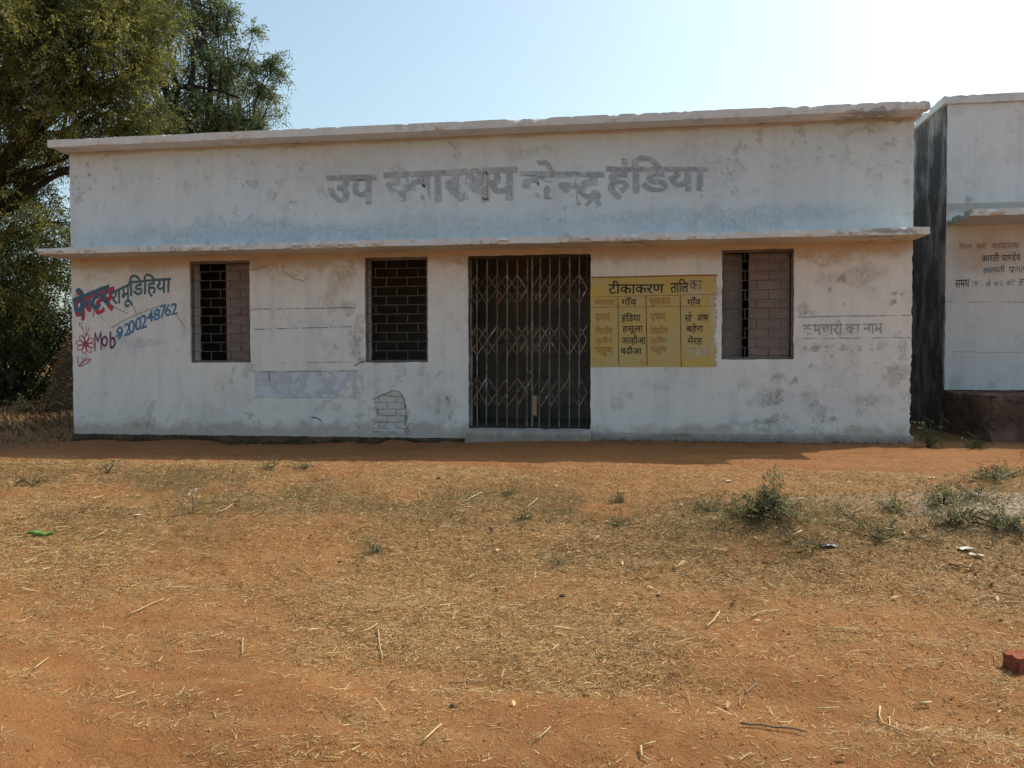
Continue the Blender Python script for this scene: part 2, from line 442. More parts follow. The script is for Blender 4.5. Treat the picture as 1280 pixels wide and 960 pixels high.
# ------------------------------------------------------------------ ground
ASH_X, ASH_Y = 2.05, -4.3
def ground_h(x, y):
    x = np.asarray(x, float); y = np.asarray(y, float)
    base = -.40 * sstep(-2.7, -7.0, y) - .06 * sstep(0, -5, x) * sstep(-4, -1, y)
    base = base - .05 * sstep(1.6, .3, np.abs(y + 0.7)) * sstep(-1.5, -3, x)
    base = base + .10 * sstep(-.55, -.06, y) * sstep(.35, .75, fbm(x, y * .4, 1.4, 4, 17)) * sstep(-1.9, -2.5, x) * sstep(-7.6, -7.2, x) * sstep(.4, 0, y)
    n = (fbm(x, y, .55, 4) - .5) * .16 * sstep(-1.8, -4, y)
    n = n + (fbm(x, y, 2.6, 4, 5) - .5) * .055 * (.35 + .65 * sstep(-1.9, -3.2, y))
    n = n + (fbm(x, y, 11, 3, 9) - .5) * .024
    bump_l = .07 * np.exp(-((y + 3.35) / .5) ** 2) * sstep(-.5, -2.0, x) * (.5 + fbm(x, y, 1.3, 2, 3))
    heap = .15 * np.exp(-(((x - .95) / .75) ** 2 + ((y + 4.55) / .55) ** 2)) + .11 * np.exp(-(((x - 2.2) / .9) ** 2 + ((y + 4.1) / .5) ** 2)) \
        + .16 * np.exp(-(((x - 3.6) / .7) ** 2 + ((y + 3.7) / .7) ** 2))
    rut = -.022 * np.exp(-((y + 6.75 + .12 * np.sin(x * .8)) / .16) ** 2) - .020 * np.exp(-((y + 7.55 + .1 * np.sin(x * .7 + 1)) / .14) ** 2) + .012 * np.exp(-((y + 7.1 + .1 * np.sin(x * .8)) / .2) ** 2)
    far = rut * (.5 + fbm(x, y, 1.5, 2, 61)) + sstep(14, 60, np.hypot(x, y)) * (fbm(x, y, .03, 3, 7) - .45) * 2.5
    return base + n + bump_l + heap * (.7 + .6 * fbm(x, y, 3, 3, 2)) + far
def straw_d(x, y):
    """how thick the litter of straw lies"""
    x = np.asarray(x, float); y = np.asarray(y, float)
    band = sstep(-2.35, -3.1, y) * sstep(-.7, .6, y + 6.75 - .75 * sstep(-1.0, -2.0, x) + .8 * (fbm(x, y, 1.1, 3, 81) - .5))
    pat = sstep(.36, .60, fbm(x, y * 1.5, .9, 4, 21))
    pat2 = sstep(.45, .62, fbm(x, y * 2.2, 1.7, 4, 33))
    bare = sstep(.3, 1.0, np.hypot((x + 2.3) / 1.2, (y + 6.15) / .45))       # bare red track in the left foreground
    path = sstep(.25, 1.0, np.hypot((x + .2) / 2.4, (y + 2.75) / .5))
    d = band * (.22 + .78 * pat) * (.45 + .55 * bare) * (.35 + .65 * path) + .16 * pat2 * sstep(-1.0, -2.4, y) + .15 * pat2 * sstep(-5.8, -6.6, y) + .035 * sstep(-2.3, -3, y)
    return np.clip(d, 0, 1)
def stretch(a, b, lo, hi, n, far, m):
    inner = np.linspace(lo, hi, n)
    l = lo - (np.geomspace(1, lo - a + 1, m)[1:] - 1) ; h = hi + (np.geomspace(1, b - hi + 1, m)[1:] - 1)
    return np.concatenate([l[::-1], inner, h])
gx = stretch(-400, 400, -5.5, 5.5, 300, 0, 34)
gy = stretch(-300, 500, -8.4, -1.2, 230, 0, 36)
GX, GY = np.meshgrid(gx, gy)
GZ = ground_h(GX, GY)
nxg, nyg = len(gx), len(gy)
gv = np.stack([GX.ravel(), GY.ravel(), GZ.ravel()], 1)
ii = np.arange(nyg - 1)[:, None] * nxg + np.arange(nxg - 1)[None, :]
gf = np.stack([ii, ii + 1, ii + 1 + nxg, ii + nxg], 2).reshape(-1, 4)
gme = pydata('ground', gv, gf, True)
a_ = gme.attributes.new('straw', 'FLOAT', 'POINT'); a_.data.foreach_set('value', straw_d(GX, GY).ravel().astype(np.float32))
ash = np.exp(-(((GX - ASH_X - .25) / .75) ** 2 + ((GY - ASH_Y - .05) / .35) ** 2) ** 1.5) * (.4 + 1.2 * fbm(GX, GY, 5, 3, 8)) + .8 * np.exp(-(((GX - 1.0) / .28) ** 2 + ((GY + 4.2) / .22) ** 2))
a_ = gme.attributes.new('ash', 'FLOAT', 'POINT'); a_.data.foreach_set('value', np.clip(ash, 0, 1).ravel().astype(np.float32))
veg = np.exp(-(((GX - 1.0) / 1.0) ** 2 + ((GY + 4.6) / .5) ** 2)) + np.exp(-(((GX - 3.5) / 1.1) ** 2 + ((GY + 3.8) / .9) ** 2)) \
    + .8 * sstep(-7.3, -8.5, GX) * sstep(-2, 0, GY) + .75 * sstep(1.6, 0, np.abs(GX - 3.6)) * sstep(-1.0, .3, GY) + 1.1 * np.exp(-(((GX + 3.6) / 2.8) ** 2 + ((GY + 3.9) / .8) ** 2)) * sstep(.35, .6, fbm(GX, GY, 1.6, 4)) + .7 * np.exp(-(((GX + .6) / 1.3) ** 2 + ((GY + 4.3) / .6) ** 2)) * sstep(.35, .6, fbm(GX, GY, 2.3, 4, 3))
a_ = gme.attributes.new('litter', 'FLOAT', 'POINT'); a_.data.foreach_set('value', np.clip(veg, 0, 1).ravel().astype(np.float32))
g = G('red_laterite_soil', .95)
at_s = g.n('ShaderNodeAttribute', attribute_name='straw').outputs['Fac']
at_a = g.n('ShaderNodeAttribute', attribute_name='ash').outputs['Fac']
at_v = g.n('ShaderNodeAttribute', attribute_name='litter').outputs['Fac']
n1 = g.noise(1.1, 6, .62); n2 = g.noise(9, 6, .7); n3 = g.noise(55, 4, .7); n4 = g.noise(160, 2, .6)
c = g.mix(g.mr(n1, .35, .68), (.315, .128, .041), (.245, .092, .028))
c = g.mix(g.mr(n2, .42, .72, 0, .55), c, (.345, .170, .065))
c = g.mix(g.mr(g.noise(1.0, 4, .6, g.map((.7, 5.5, 1))), .42, .66, 0, .4), c, (.36, .185, .075))
c = g.mix(g.mr(n3, .50, .70, 0, .5), c, (.18, .075, .028))
sm = g.math('MULTIPLY', at_s, g.mr(g.noise(26, 5, .75), .38, .60), True)
c = g.mix(g.math('MULTIPLY', sm, .62), c, (.36, .215, .085))
c = g.mix(g.math('MULTIPLY', g.math('MULTIPLY', at_s, g.mr(g.noise(85, 3, .7), .54, .66)), .5), c, (.50, .34, .16))
c = g.mix(g.math('MULTIPLY', g.math('MULTIPLY', at_s, g.mr(g.noise(14, 5, .7), .52, .72)), .45), c, (.17, .095, .042))
c = g.mix(g.math('MULTIPLY', at_v, g.mr(n2, .3, .62, .25, .9)), c, (.15, .105, .045))
c = g.mix(g.math('MULTIPLY', at_a, g.mr(n2, .30, .6, .35, 1)), c, (.48, .38, .29))
c = g.mix(g.mr(n4, .66, .74, 0, .6), c, (.14, .06, .03))
g.col(c)
hh = g.math('ADD', g.math('MULTIPLY', n3, .6), g.math('MULTIPLY', g.noise(130, 4, .7), .45))
hh = g.math('ADD', hh, g.math('MULTIPLY', n2, .9))
g.bump(hh, .9, .026)
M['soil'] = g.m
tag(link('ground', gme, M['soil']), kind='structure')

# ------------------------------------------------------------------ the health centre
B = root('health_centre', (-2.2, 0, 0), 'long white single storey building with faded blue lettering, yellow painted board and folding gate', 'building')
XL, XR, ZT = -7.375, 3.01, 3.662
OPEN = {'w1': (-5.714, -4.902, .93, 2.222), 'w2': (-3.39, -2.591, .93, 2.222), 'w4': (.921, 1.728, .955, 2.226), 'gate': (-2.089, -.602, .124, 2.217)}
PATCH = [(-3.284, .02), (-3.29, .20), (-3.25, .33), (-3.285, .43), (-3.27, .49), (-3.16, .53), (-3.02, .585), (-2.93, .55), (-2.88, .47), (-2.875, .36), (-2.83, .30), (-2.85, .22), (-2.88, .16), (-2.82, .02)]
def inside(p, poly):
    r = False; j = len(poly) - 1
    for i in range(len(poly)):
        xi, yi = poly[i]; xj, yj = poly[j]
        if (yi > p[1]) != (yj > p[1]) and p[0] < (xj - xi) * (p[1] - yi) / (yj - yi) + xi: r = not r
        j = i
    return r
def lines(a, b, must, step):
    pts = sorted(set([a, b] + [m for m in must if a < m < b]))
    out = []
    for p, q in zip(pts, pts[1:]):
        n = max(1, int(round((q - p) / step)))
        out += [p + (q - p) * i / n for i in range(n)]
    return out + [b]
def front_wall(name, x0, x1, z0, z1, y0, y1, opens, step=.05, patch=None, jag=()):
    xs = lines(x0, x1, [v for o in opens for v in o[:2]] + ([-3.31, -2.8] if patch else []), step)
    zs = lines(z0, z1, [v for o in opens for v in o[2:]], step)
    nx, nz = len(xs) - 1, len(zs) - 1
    keep = np.ones((nx, nz), bool)
    for i in range(nx):
        for k in range(nz):
            cx, cz = (xs[i] + xs[i + 1]) / 2, (zs[k] + zs[k + 1]) / 2
            for o in opens:
                if o[0] < cx < o[1] and o[2] < cz < o[3]: keep[i, k] = False
            if patch and inside((cx, cz), patch): keep[i, k] = False
    mb_v = []; F = []
    def vid(i, k, s): return (i * (nz + 1) + k) * 2 + s
    for i in range(nx + 1):
        for k in range(nz + 1):
            x, z = xs[i], zs[k]
            dy = mnoise.noise(Vector((x * 1.3, 1, z * 1.3))) * .0012
            ex = ez = 0
            around = [keep[a, b] if 0 <= a < nx and 0 <= b < nz else False for a in (i - 1, i) for b in (k - 1, k)]
            if not all(around):       # edge vertex: worn, uneven
                q = mnoise.noise_vector(Vector((x * 11, 4, z * 11))) * .007
                ex, ez = q.x, q.z
                dy += max(0, mnoise.noise(Vector((x * 7, 9, z * 7)))) * .006
                if patch and -3.4 < x < -2.75 and z < .7: ex *= 3; ez *= 3
            for (jx, ja, jb, amt) in jag:
                if abs(x - jx) < 1e-4 and ja <= z <= jb:
                    n_ = max(0, mnoise.noise(Vector((3, 2, z * 9))) + .35 * mnoise.noise(Vector((3, 7, z * 31))) + .15)
                    ex += math.copysign(n_ * amt, (x0 + x1) / 2 - jx)
            mb_v.append((x + ex, y0 + dy, z + ez)); mb_v.append((x + ex, y1, z + ez))
    for i in range(nx):
        for k in range(nz):
            if not keep[i, k]: continue
            F.append((vid(i, k, 0), vid(i + 1, k, 0), vid(i + 1, k + 1, 0), vid(i, k + 1, 0)))
            F.append((vid(i, k, 1), vid(i, k + 1, 1), vid(i + 1, k + 1, 1), vid(i + 1, k, 1)))
            if i == 0 or not keep[i - 1, k]: F.append((vid(i, k, 0), vid(i, k + 1, 0), vid(i, k + 1, 1), vid(i, k, 1)))
            if i == nx - 1 or not keep[i + 1, k]: F.append((vid(i + 1, k, 0), vid(i + 1, k, 1), vid(i + 1, k + 1, 1), vid(i + 1, k + 1, 0)))
            if k == 0 or not keep[i, k - 1]: F.append((vid(i, k, 0), vid(i, k, 1), vid(i + 1, k, 1), vid(i + 1, k, 0)))
            if k == nz - 1 or not keep[i, k + 1]: F.append((vid(i, k + 1, 0), vid(i + 1, k + 1, 0), vid(i + 1, k + 1, 1), vid(i, k + 1, 1)))
    bm = bmesh.new(); vs_ = [bm.verts.new(v) for v in mb_v]
    for f in F: bm.faces.new([vs_[i] for i in f])
    bmesh.ops.delete(bm, geom=[v for v in bm.verts if not v.link_faces], context='VERTS')
    me = bpy.data.meshes.new(name); bm.to_mesh(me); bm.free()
    return me
T = .26
link('front_wall', stain_attr(front_wall('front_wall', XL, XR, 0.0, ZT, 0.0, T, list(OPEN.values()), .022, PATCH, [(XR, .0, 1.0, .05), (XR, 1.0, 2.2, .014), (XL, 0, 2, .008)]), wall_spots), M['wall'], B)
def plain(name, x0, x1, y0, y1, z0, z1, mat, par=None):
    par = B if par is None else par
    return link(name, box_me(x1 - x0, y1 - y0, z1 - z0, 0, name).copy(), mat, par, ((x0 + x1) / 2, (y0 + y1) / 2, (z0 + z1) / 2))
DEP = 5.2
plain('side_wall', XL, XL + T, T + .001, DEP, -.3, ZT, M['wall'])
plain('side_wall', XR - T, XR, T + .001, DEP, -.3, ZT, M['wall'])
plain('rear_wall', XL + T + .002, XR - T - .002, DEP - T, DEP - .002, -.3, ZT, M['wall'])
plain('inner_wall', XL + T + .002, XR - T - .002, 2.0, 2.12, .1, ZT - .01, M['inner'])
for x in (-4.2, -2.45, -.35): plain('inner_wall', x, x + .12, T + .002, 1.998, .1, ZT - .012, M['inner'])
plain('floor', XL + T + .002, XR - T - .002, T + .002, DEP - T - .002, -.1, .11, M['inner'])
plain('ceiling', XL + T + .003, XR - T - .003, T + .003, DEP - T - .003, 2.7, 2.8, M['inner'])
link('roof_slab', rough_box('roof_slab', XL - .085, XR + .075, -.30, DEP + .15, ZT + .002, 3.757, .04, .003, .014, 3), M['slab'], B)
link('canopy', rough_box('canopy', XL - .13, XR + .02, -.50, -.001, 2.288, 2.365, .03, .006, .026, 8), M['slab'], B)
# plinth left (black with moss) and right (limewashed), threshold under the gate
link('plinth', rough_box('plinth', XL + .01, -2.105, -.035, T, -.45, -.002, .05, .006, .015, 1), M['dark_plinth'], B)
link('plinth', rough_box('plinth', -.585, XR + .02, -.035, T - .01, -.45, .092, .05, .005, .012, 2), M['white_plinth'], B)
tag(link('threshold', rough_box('threshold', -2.10, -.59, -.16, T + .02, -.3, .120, .04, .005, .03, 5), M['white_plinth'], B), 'whitewashed cement step with a broken right edge')
g = G('black_splash_mould', .95)
X, Y, Z = g.xyz()
g.col(g.mix(g.mr(g.noise(14, 4), .4, .65), (.05, .04, .028), (.11, .07, .045)))
M['mould'] = g.m
# exposed bricks in the broken plaster
link('brick_backing', box_me(.62, .1, .66, 0, 'brick_backing'), M['mortar'], B, (-3.06, .064, .29))
bz = .035; row = 0
while bz < .6:
    bx = -3.33 - (.11 if row % 2 else 0)
    while bx < -2.78:
        cx, cz = bx + .11, bz + .036
        if inside((cx, cz), PATCH) or inside((cx - .06, cz), PATCH) or inside((cx + .06, cz), PATCH):
            lft = max(bx, -3.325); rgt = min(bx + .212, -2.79)
            if rgt - lft > .04:
                me = rough_box('brick', lft - cx, rgt - cx, -.03, .03, -.036, .036, .03, .006, .012, row * 3 + bx)
                link('brick', me, M['brick_white'], B, (cx, .034 + random.uniform(-.007, .004), cz + random.uniform(-.003, .003)), (0, random.uniform(-.03, .03), 0))
        bx += .222
    bz += .080; row += 1

# --- windows
def window(key, leaves):
    x0, x1, z0, z1 = OPEN[key]
    wn = link('window', box_me(x1 - x0 + .002, .03, .03, 0, 'window_sill_bar').copy(), M['reveal'], B, ((x0 + x1) / 2, .045, z0 + .014))
    wn.data.name = 'window'
    for zz, nm in ((z1 - .017, 'frame_bar'),): bar(nm, (x0, .045, zz), (x1, .045, zz), .03, .03, M['reveal'], wn)
    for xx in (x0 + .013, x1 - .013): bar('frame_bar', (xx, .046, z0 + .031), (xx, .046, z1 - .034), .026, .03, M['reveal'], wn)
    nrow = 11; hz = (z1 - z0 - .05) / nrow
    for r in range(1, nrow):
        z = z0 + .03 + r * hz
        sag = random.uniform(-.003, .003)
        bar('grille_bar', (x0 + .026, .040, z), (x1 - .026, .040, z + sag), .0085, .012, M['grille'], wn)
    for r in range(nrow):
        z = z0 + .03 + r * hz
        xx = x0 + (.13 if r % 2 else .265)
        while xx < x1 - .05:
            bar('grille_upright', (xx, .0405, z + .005), (xx + random.uniform(-.003, .003), .0405, z + hz - .005), .0085, .010, M['grille'], wn)
            xx += .268
    for (hinge, wd, ang, mk) in leaves:
        # a leaf hinged at a jamb, built standing in the opening
        me = bpy.data.meshes.new('shutter_leaf'); bm = bmesh.new()
        hgt = z1 - z0 - .06
        bmesh.ops.create_cube(bm, size=1)
        for v in bm.verts: v.co = Vector(((v.co.x + .5) * wd, v.co.y * .025, v.co.z * hgt))
        bm.to_mesh(me); bm.free()
        hx = x0 + .03 if hinge == 'l' else x1 - .03
        lf = link('shutter_leaf', me, mk, wn, (hx, .13, (z0 + z1) / 2), (0, 0, ang if hinge == 'l' else math.pi - ang))
        for zz in (-hgt / 2 + .05, 0, hgt / 2 - .05):       # ledges across the leaf
            a = (math.cos(ang), math.sin(ang)) if hinge == 'l' else (-math.cos(ang), math.sin(ang))
            link('shutter_rail', box_me(wd * .96, .012, .05, 0, 'shutter_rail').copy(), mk, wn, (hx + a[0] * wd / 2 - a[1] * .0, .13 + a[1] * wd / 2 - .021, (z0 + z1) / 2 + zz), (0, 0, ang if hinge == 'l' else math.pi - ang))
    return wn
tag(window('w1', [('r', .355, R(3), M['shutter'])]), 'grilled window with one pink brown shutter leaf shut at the right')
tag(window('w2', []), 'grilled window standing open on a dark room')
tag(window('w4', [('r', .46, R(2), M['shutter']), ('l', .26, R(32), M['shutter_grey'])]), 'grilled window with both shutter leaves nearly shut')

# --- folding gate
gx0, gx1, gz0, gz1 = OPEN['gate']
gate = link('folding_gate', box_me(gx1 - gx0 - .01, .05, .03, 0, 'gate_track').copy(), M['gate_dark'], B, ((gx0 + gx1) / 2, .07, gz1 - .02))
tag(gate, 'closed rusty scissor gate of upright bars')
link('bottom_track', box_me(gx1 - gx0 - .01, .05, .02, 0, 'bottom_track'), M['gate_dark'], gate, ((gx0 + gx1) / 2, .07, gz0 + .012))
def gpx(cx): return at(570 + cx / 3.43, 430, .07).x
picks = [gpx(c) for c in (58, 90, 134, 177, 220, 263, 306, 326, 361, 402, 443, 486, 528, 562)]
pm = [M['gate_green'], M['gate_light'], M['gate_light'], M['gate_rust'], M['gate_light'], M['gate_rust'], M['gate_rust'], M['gate_light'], M['gate_light'], M['gate_light'], M['gate_light'], M['gate_light'], M['gate_light'], M['gate_dark']]
for i, xx in enumerate(picks):
    lean = random.uniform(-.008, .008)
    bar('picket', (xx - .005 + lean, .065, gz0 + .022), (xx + .005, .065, gz1 - .036), (.014 if i not in (6, 7) else .02), .02, pm[i], gate)
for z0_, z1_ in ((1.63, 1.985), (1.01, 1.365), (.39, .74)):
    for i in range(len(picks)):
        for sgn in (1, -1):
            j = i + 2
            if (i < 7 <= j - 1 and i > 4) or j >= len(picks) or (i <= 6 and j > 7):
                # short stub at the meeting stile
                continue
            xa, xb = picks[i], picks[j]
            za, zb = (z0_, z1_) if sgn > 0 else (z1_, z0_)
            jig = random.uniform(-.008, .008)
            bar('lattice_strip', (xa, .050 if sgn > 0 else .082, za + jig), (xb, .050 if sgn > 0 else .082, zb + jig), .014, .004, random.choice([M['gate_rust'], M['gate_light'], M['gate_dark']]) if z0_ < 1.2 else random.choice([M['gate_green'], M['gate_dark'], M['gate_rust']]), gate)  # paler irons in the lower bands paint in the light they catch
    for i in range(1, len(picks) - 1):
        for zz in (z0_ + .01, (z0_ + z1_) / 2, z1_ - .01):
            link('rivet', box_me(.016, .008, .016, .003, 'rivet'), M['gate_light'], gate, (picks[i], .046, zz))
    for (i0, i1) in ((0, 1), (5, 6), (7, 8), (12, 13)):
        zm = (z0_ + z1_) / 2
        for a, b in ((zm, z1_), (zm, z0_)):
            if i0 in (0, 7): bar('lattice_strip', (picks[i0], .05, a), (picks[i1], .05, b), .014, .004, M['gate_rust'], gate)
            else: bar('lattice_strip', (picks[i0], .05, b), (picks[i1], .05, a), .014, .004, M['gate_light'], gate)
p = at(668, 507, .04)
tag(link('wooden_batten', box_me(.055, .02, .24, .003, 'wooden_batten'), simple('pale_batten_wood', (.32, .23, .12), (.22, .15, .09), 12), gate, (p.x, .035, p.z)), 'pale wooden batten tied low in the gate')
p = at(663, 465, .04)
link('padlock', box_me(.035, .02, .05, .006, 'padlock'), M['gate_light'], gate, (p.x, .032, p.z))

# --- rod on the parapet
def rod():
    a = at(607, 216, -.03); b = at(607, 248, -.03)
    m_ = MB(); V_, F_ = tube_rings([(a.x, -.005, a.z + .01), (a.x, -.035, a.z), (b.x, -.035, b.z), (b.x, -.005, b.z - .01)], [.011] * 4, 8); m_.add(V_, F_)
    o = link('iron_rod', m_.mesh('iron_rod', True), M['iron_white'], B)
    tag(o, 'short white painted iron rod stapled upright over the parapet lettering')
    for q in (a, b): link('rod_clamp', box_me(.045, .03, .03, .004, 'rod_clamp'), M['gate_dark'], o, (q.x, -.014, q.z))
rod()

# ------------------------------------------------------------------ lettering
_gl = {}
def glyph(ch, bold=0.0):
    """flat outline of a character in the built-in interface font -> (verts, faces, advance)"""
    k = (ch, bold)
    if k in _gl: return _gl[k]
    def mesh_of(body, off):
        cu = bpy.data.curves.new('lettering', 'FONT'); cu.body = body; cu.size = 1; cu.offset = off; cu.resolution_u = 3
        o = bpy.data.objects.new('lettering', cu); COL.objects.link(o)
        dg = bpy.context.evaluated_depsgraph_get()
        me = bpy.data.meshes.new_from_object(o.evaluated_get(dg))
        bpy.data.objects.remove(o); bpy.data.curves.remove(cu)
        return me
    me = mesh_of(ch, bold)
    v = [tuple(x.co[:2]) for x in me.vertices]; f = [tuple(p.vertices) for p in me.polygons]
    bpy.data.meshes.remove(me)
    def xmax(s):
        m_ = mesh_of(s, 0); r = max([q.co.x for q in m_.vertices] or [0]); bpy.data.meshes.remove(m_); return r
    adv = xmax(ch + 'WW') - xmax('WW')
    _gl[k] = (v, f, adv)
    return _gl[k]
MARK = set('ेैुूृंँँ्ॅ')
def clip_right(v, f, xcut):
    bm = bmesh.new(); vv = [bm.verts.new((a, b, 0)) for a, b in v]
    for q in f:
        try: bm.faces.new([vv[i] for i in q])
        except ValueError: pass
    bmesh.ops.bisect_plane(bm, geom=bm.verts[:] + bm.edges[:] + bm.faces[:], plane_co=(xcut, 0, 0), plane_no=(1, 0, 0), clear_outer=True)
    bm.verts.index_update()
    r = [tuple(q.co[:2]) for q in bm.verts], [tuple(x.index for x in q.verts) for q in bm.faces]
    bm.free(); return r
def word(txt, bold=0.0):
    """lays out Devanagari by hand: tokens; 'C~' is a half consonant, '^' a reph hook, '/' the low r stroke"""
    V = []; F = []; x = 0.0
    def add(v, f, dx, dy=0, s=1):
        o = len(V); V.extend([(a * s + dx, b * s + dy, float(i % 4)) for a, b in v]); F.extend([tuple(i + o for i in q) for q in f])
    last = 0.0
    i = 0
    while i < len(txt):
        ch = txt[i]
        if ch == ' ': x += .26; i += 1; continue
        if ch == '^':
            add([(last + .10, .60), (last + .17, .78), (last + .27, .80), (last + .26, .74), (last + .21, .72), (last + .16, .60)], [(0, 5, 4, 1), (1, 4, 3, 2)], 0)
            i += 1; continue
        if ch == '/':
            add([(x - .36, -.06), (x - .31, -.10), (x - .14, .10), (x - .18, .15)], [(0, 1, 2, 3)], 0)
            i += 1; continue
        v, f, adv = glyph(ch, bold)
        if i + 1 < len(txt) and txt[i + 1] == '~':
            cut = adv - .165
            v, f = clip_right(v, f, cut)
            add(v, f, x); last = x; x += cut - .01; i += 2; continue
        add(v, f, x)
        if ch not in MARK and ch not in 'ाी': last = x
        if ch not in MARK: x += adv
        i += 1
    return np.array(V), F
def lettering(txt, box, mat, parent, Y=0.0, bold=0.0, y_off=-.0032, name='lettering', wob=.004, keepaspect=False, label=None):
    """fit a painted word into the quadrilateral box = (xl, ytop_l, ybot_l, xr, ytop_r, ybot_r) of survey sightings on wall plane Y"""
    v, f = word(txt, bold)
    lay = v[:, 2]; v = v[:, :2]
    mn, mx = v.min(0), v.max(0)
    u = (v - mn) / (mx - mn)
    xl, tl, bl, xr, tr, br = box
    A = np.array(at(xl, bl, Y)); Bq = np.array(at(xr, br, Y)); Cq = np.array(at(xr, tr, Y)); D = np.array(at(xl, tl, Y))
    uu, vv = u[:, :1], u[:, 1:]
    P = A * (1 - uu) * (1 - vv) + Bq * uu * (1 - vv) + Cq * uu * vv + D * (1 - uu) * vv
    P[:, 0] += (fbm(P[:, 0], P[:, 2], 12, 2, 4) - .5) * wob * 2
    P[:, 2] += (fbm(P[:, 0], P[:, 2], 9, 2, 14) - .5) * wob * 2
    P[:, 1] = Y + y_off - lay * .00018
    o = link(name, pydata(name, P, f), mat, parent)
    if label: o['label'] = label
    return o
def rect(name, pts, mat, parent, y, sub=1, wob=0.0):
    """flat painted patch through survey points on the wall (polygon strip of two edges)"""
    (x0, z0), (x1, z1) = pts
    n = max(1, int((x1 - x0) / .04)); m = max(1, int((z1 - z0) / .04))
    V = []; F = []
    for i in range(n + 1):
        for k in range(m + 1):
            x = x0 + (x1 - x0) * i / n; z = z0 + (z1 - z0) * k / m
            if wob:
                q = mnoise.noise_vector(Vector((x * 8, 2, z * 8))) * wob; x += q.x; z += q.z
            V.append((x, y, z))
    for i in range(n):
        for k in range(m):
            F.append((i * (m + 1) + k, (i + 1) * (m + 1) + k, (i + 1) * (m + 1) + k + 1, i * (m + 1) + k + 1))
    return link(name, pydata(name, V, F), mat, parent)
def pline(name, a, b, wd, mat, parent, Y=0.0, y=-.003):
    """thin painted line between survey points"""
    A, Bq = at(*a, Y), at(*b, Y); d = (Bq - A); L_ = d.length; d.normalize(); n_ = Vector((-d.z, 0, d.x)) * wd / 2
    V = []; F = []; k = max(2, int(L_ / .03))
    for i in range(k + 1):
        p = A + d * L_ * i / k; wv = 1 + .5 * mnoise.noise(p * 30); j = Vector((0, 0, mnoise.noise(p * 6) * .004))
        V += [p + n_ * wv + j, p - n_ * wv + j]
        if i: F.append((2 * i - 2, 2 * i - 1, 2 * i + 1, 2 * i))
    V = [(q.x, Y + y, q.z) for q in V]
    return link(name, pydata(name, V, F), mat, parent)

P_faint2 = paint_material('second_coat_faded_blue_paint', (.47, .51, .54), .49, 4, (.45, .48, .50), 7)
P_faint3 = paint_material('nearly_washed_off_blue_paint', (.43, .475, .51), .505, 5, (.42, .45, .47), 9)
P_faint = paint_material('faded_slate_blue_paint', (.38, .425, .46), .50, 5, (.42, .45, .47))
# parapet sign
for txt, box in (("उप", (408, 219, 253, 470, 217, 255)), ("स~वास~थ~य", (480, 215, 253, 646, 207, 252)), ("केन~द/", (650, 200, 250, 755, 198, 260)), ("हंडिया", (757, 194, 250, 884, 197, 246))):
    if txt == "हंडिया": txt = "हंिडया"
    if txt == "केन~द/": txt = "केन~द/"
    lettering(txt, box, P_faint3 if '~' in txt else P_faint, B, 0, .024, wob=.011)
    lettering(txt, (box[0] + 1.6, box[1] + .8, box[2] + .8, box[3] + 1.6, box[4] + .8, box[5] + .8), P_faint2, B, 0, .028, -.0022, wob=.014)

# yellow board
g = G('chrome_yellow_sign_paint', .85)
n_ = g.noise(5, 5, .6)
c = g.mix(g.mr(n_, .3, .7), (.54, .385, .105), (.50, .38, .16))
c = g.mix(g.mr(g.noise(2.2, 4), .42, .66, 0, .55), c, (.50, .40, .22))
wp = g.warp(9, .08)
for s_ in (S(868, 365, .18, .10, (.50, .43, .30), .7), S(875, 440, .16, .08, (.5, .44, .33), .75), S(893, 400, .06, .5, (.52, .45, .34), .7), S(806, 452, .07, .05, (.45, .22, .10), .5), S(745, 365, .1, .12, (.60, .38, .03), .6), S(860, 452, .1, .04, (.62, .46, .05), .6)):
    c = g.mix(g.math('MULTIPLY', g.spot(*s_[:4], wp, .7), s_[5]), c, s_[4])
c = g.mix(g.mr(g.noise(60, 3), .62, .75, 0, .4), c, (.42, .34, .22))
g.col(c); g.bump(g.noise(40, 4), .3, .005)
X_ = g.xyz()[0]
edge = g.mr(g.math('ADD', X_, g.math('MULTIPLY', g.noise(7, 5, .7), .22)), .98, .94)
g.alpha(g.math('MULTIPLY', g.mr(g.noise(13, 5, .7), .24, .31), edge))
M['yellow'] = g.m
board = rect('painted_board', ((-.603, .868), (.875, 1.945)), M['yellow'], B, -.0020, wob=.006)
tag(board, 'yellow painted vaccination timetable in black and orange lettering')
P_blk = paint_material('black_sign_paint', (.03, .025, .025), .36, 16, (.09, .075, .06))
P_blk_f = paint_material('half_erased_black_paint', (.09, .08, .075), .48, 13, (.25, .22, .2), 5)
P_org = paint_material('faded_orange_sign_paint', (.38, .165, .055), .42, 22, (.44, .25, .09), 2)
P_red = paint_material('dark_red_sign_paint', (.26, .06, .035), .40, 14, (.33, .11, .06))
BY = 0.0
lettering("टीकाकरण", (761, 351, 368, 830, 351, 367), P_blk, board, BY, .012, -.0046)
lettering("तालि"[:2] + "िल", (838, 349, 367, 861, 349, 366), P_blk, board, BY, .012, -.0046)
lettering("का", (862, 351, 364, 878, 351, 363), P_blk_f, board, BY, .012, -.0046)
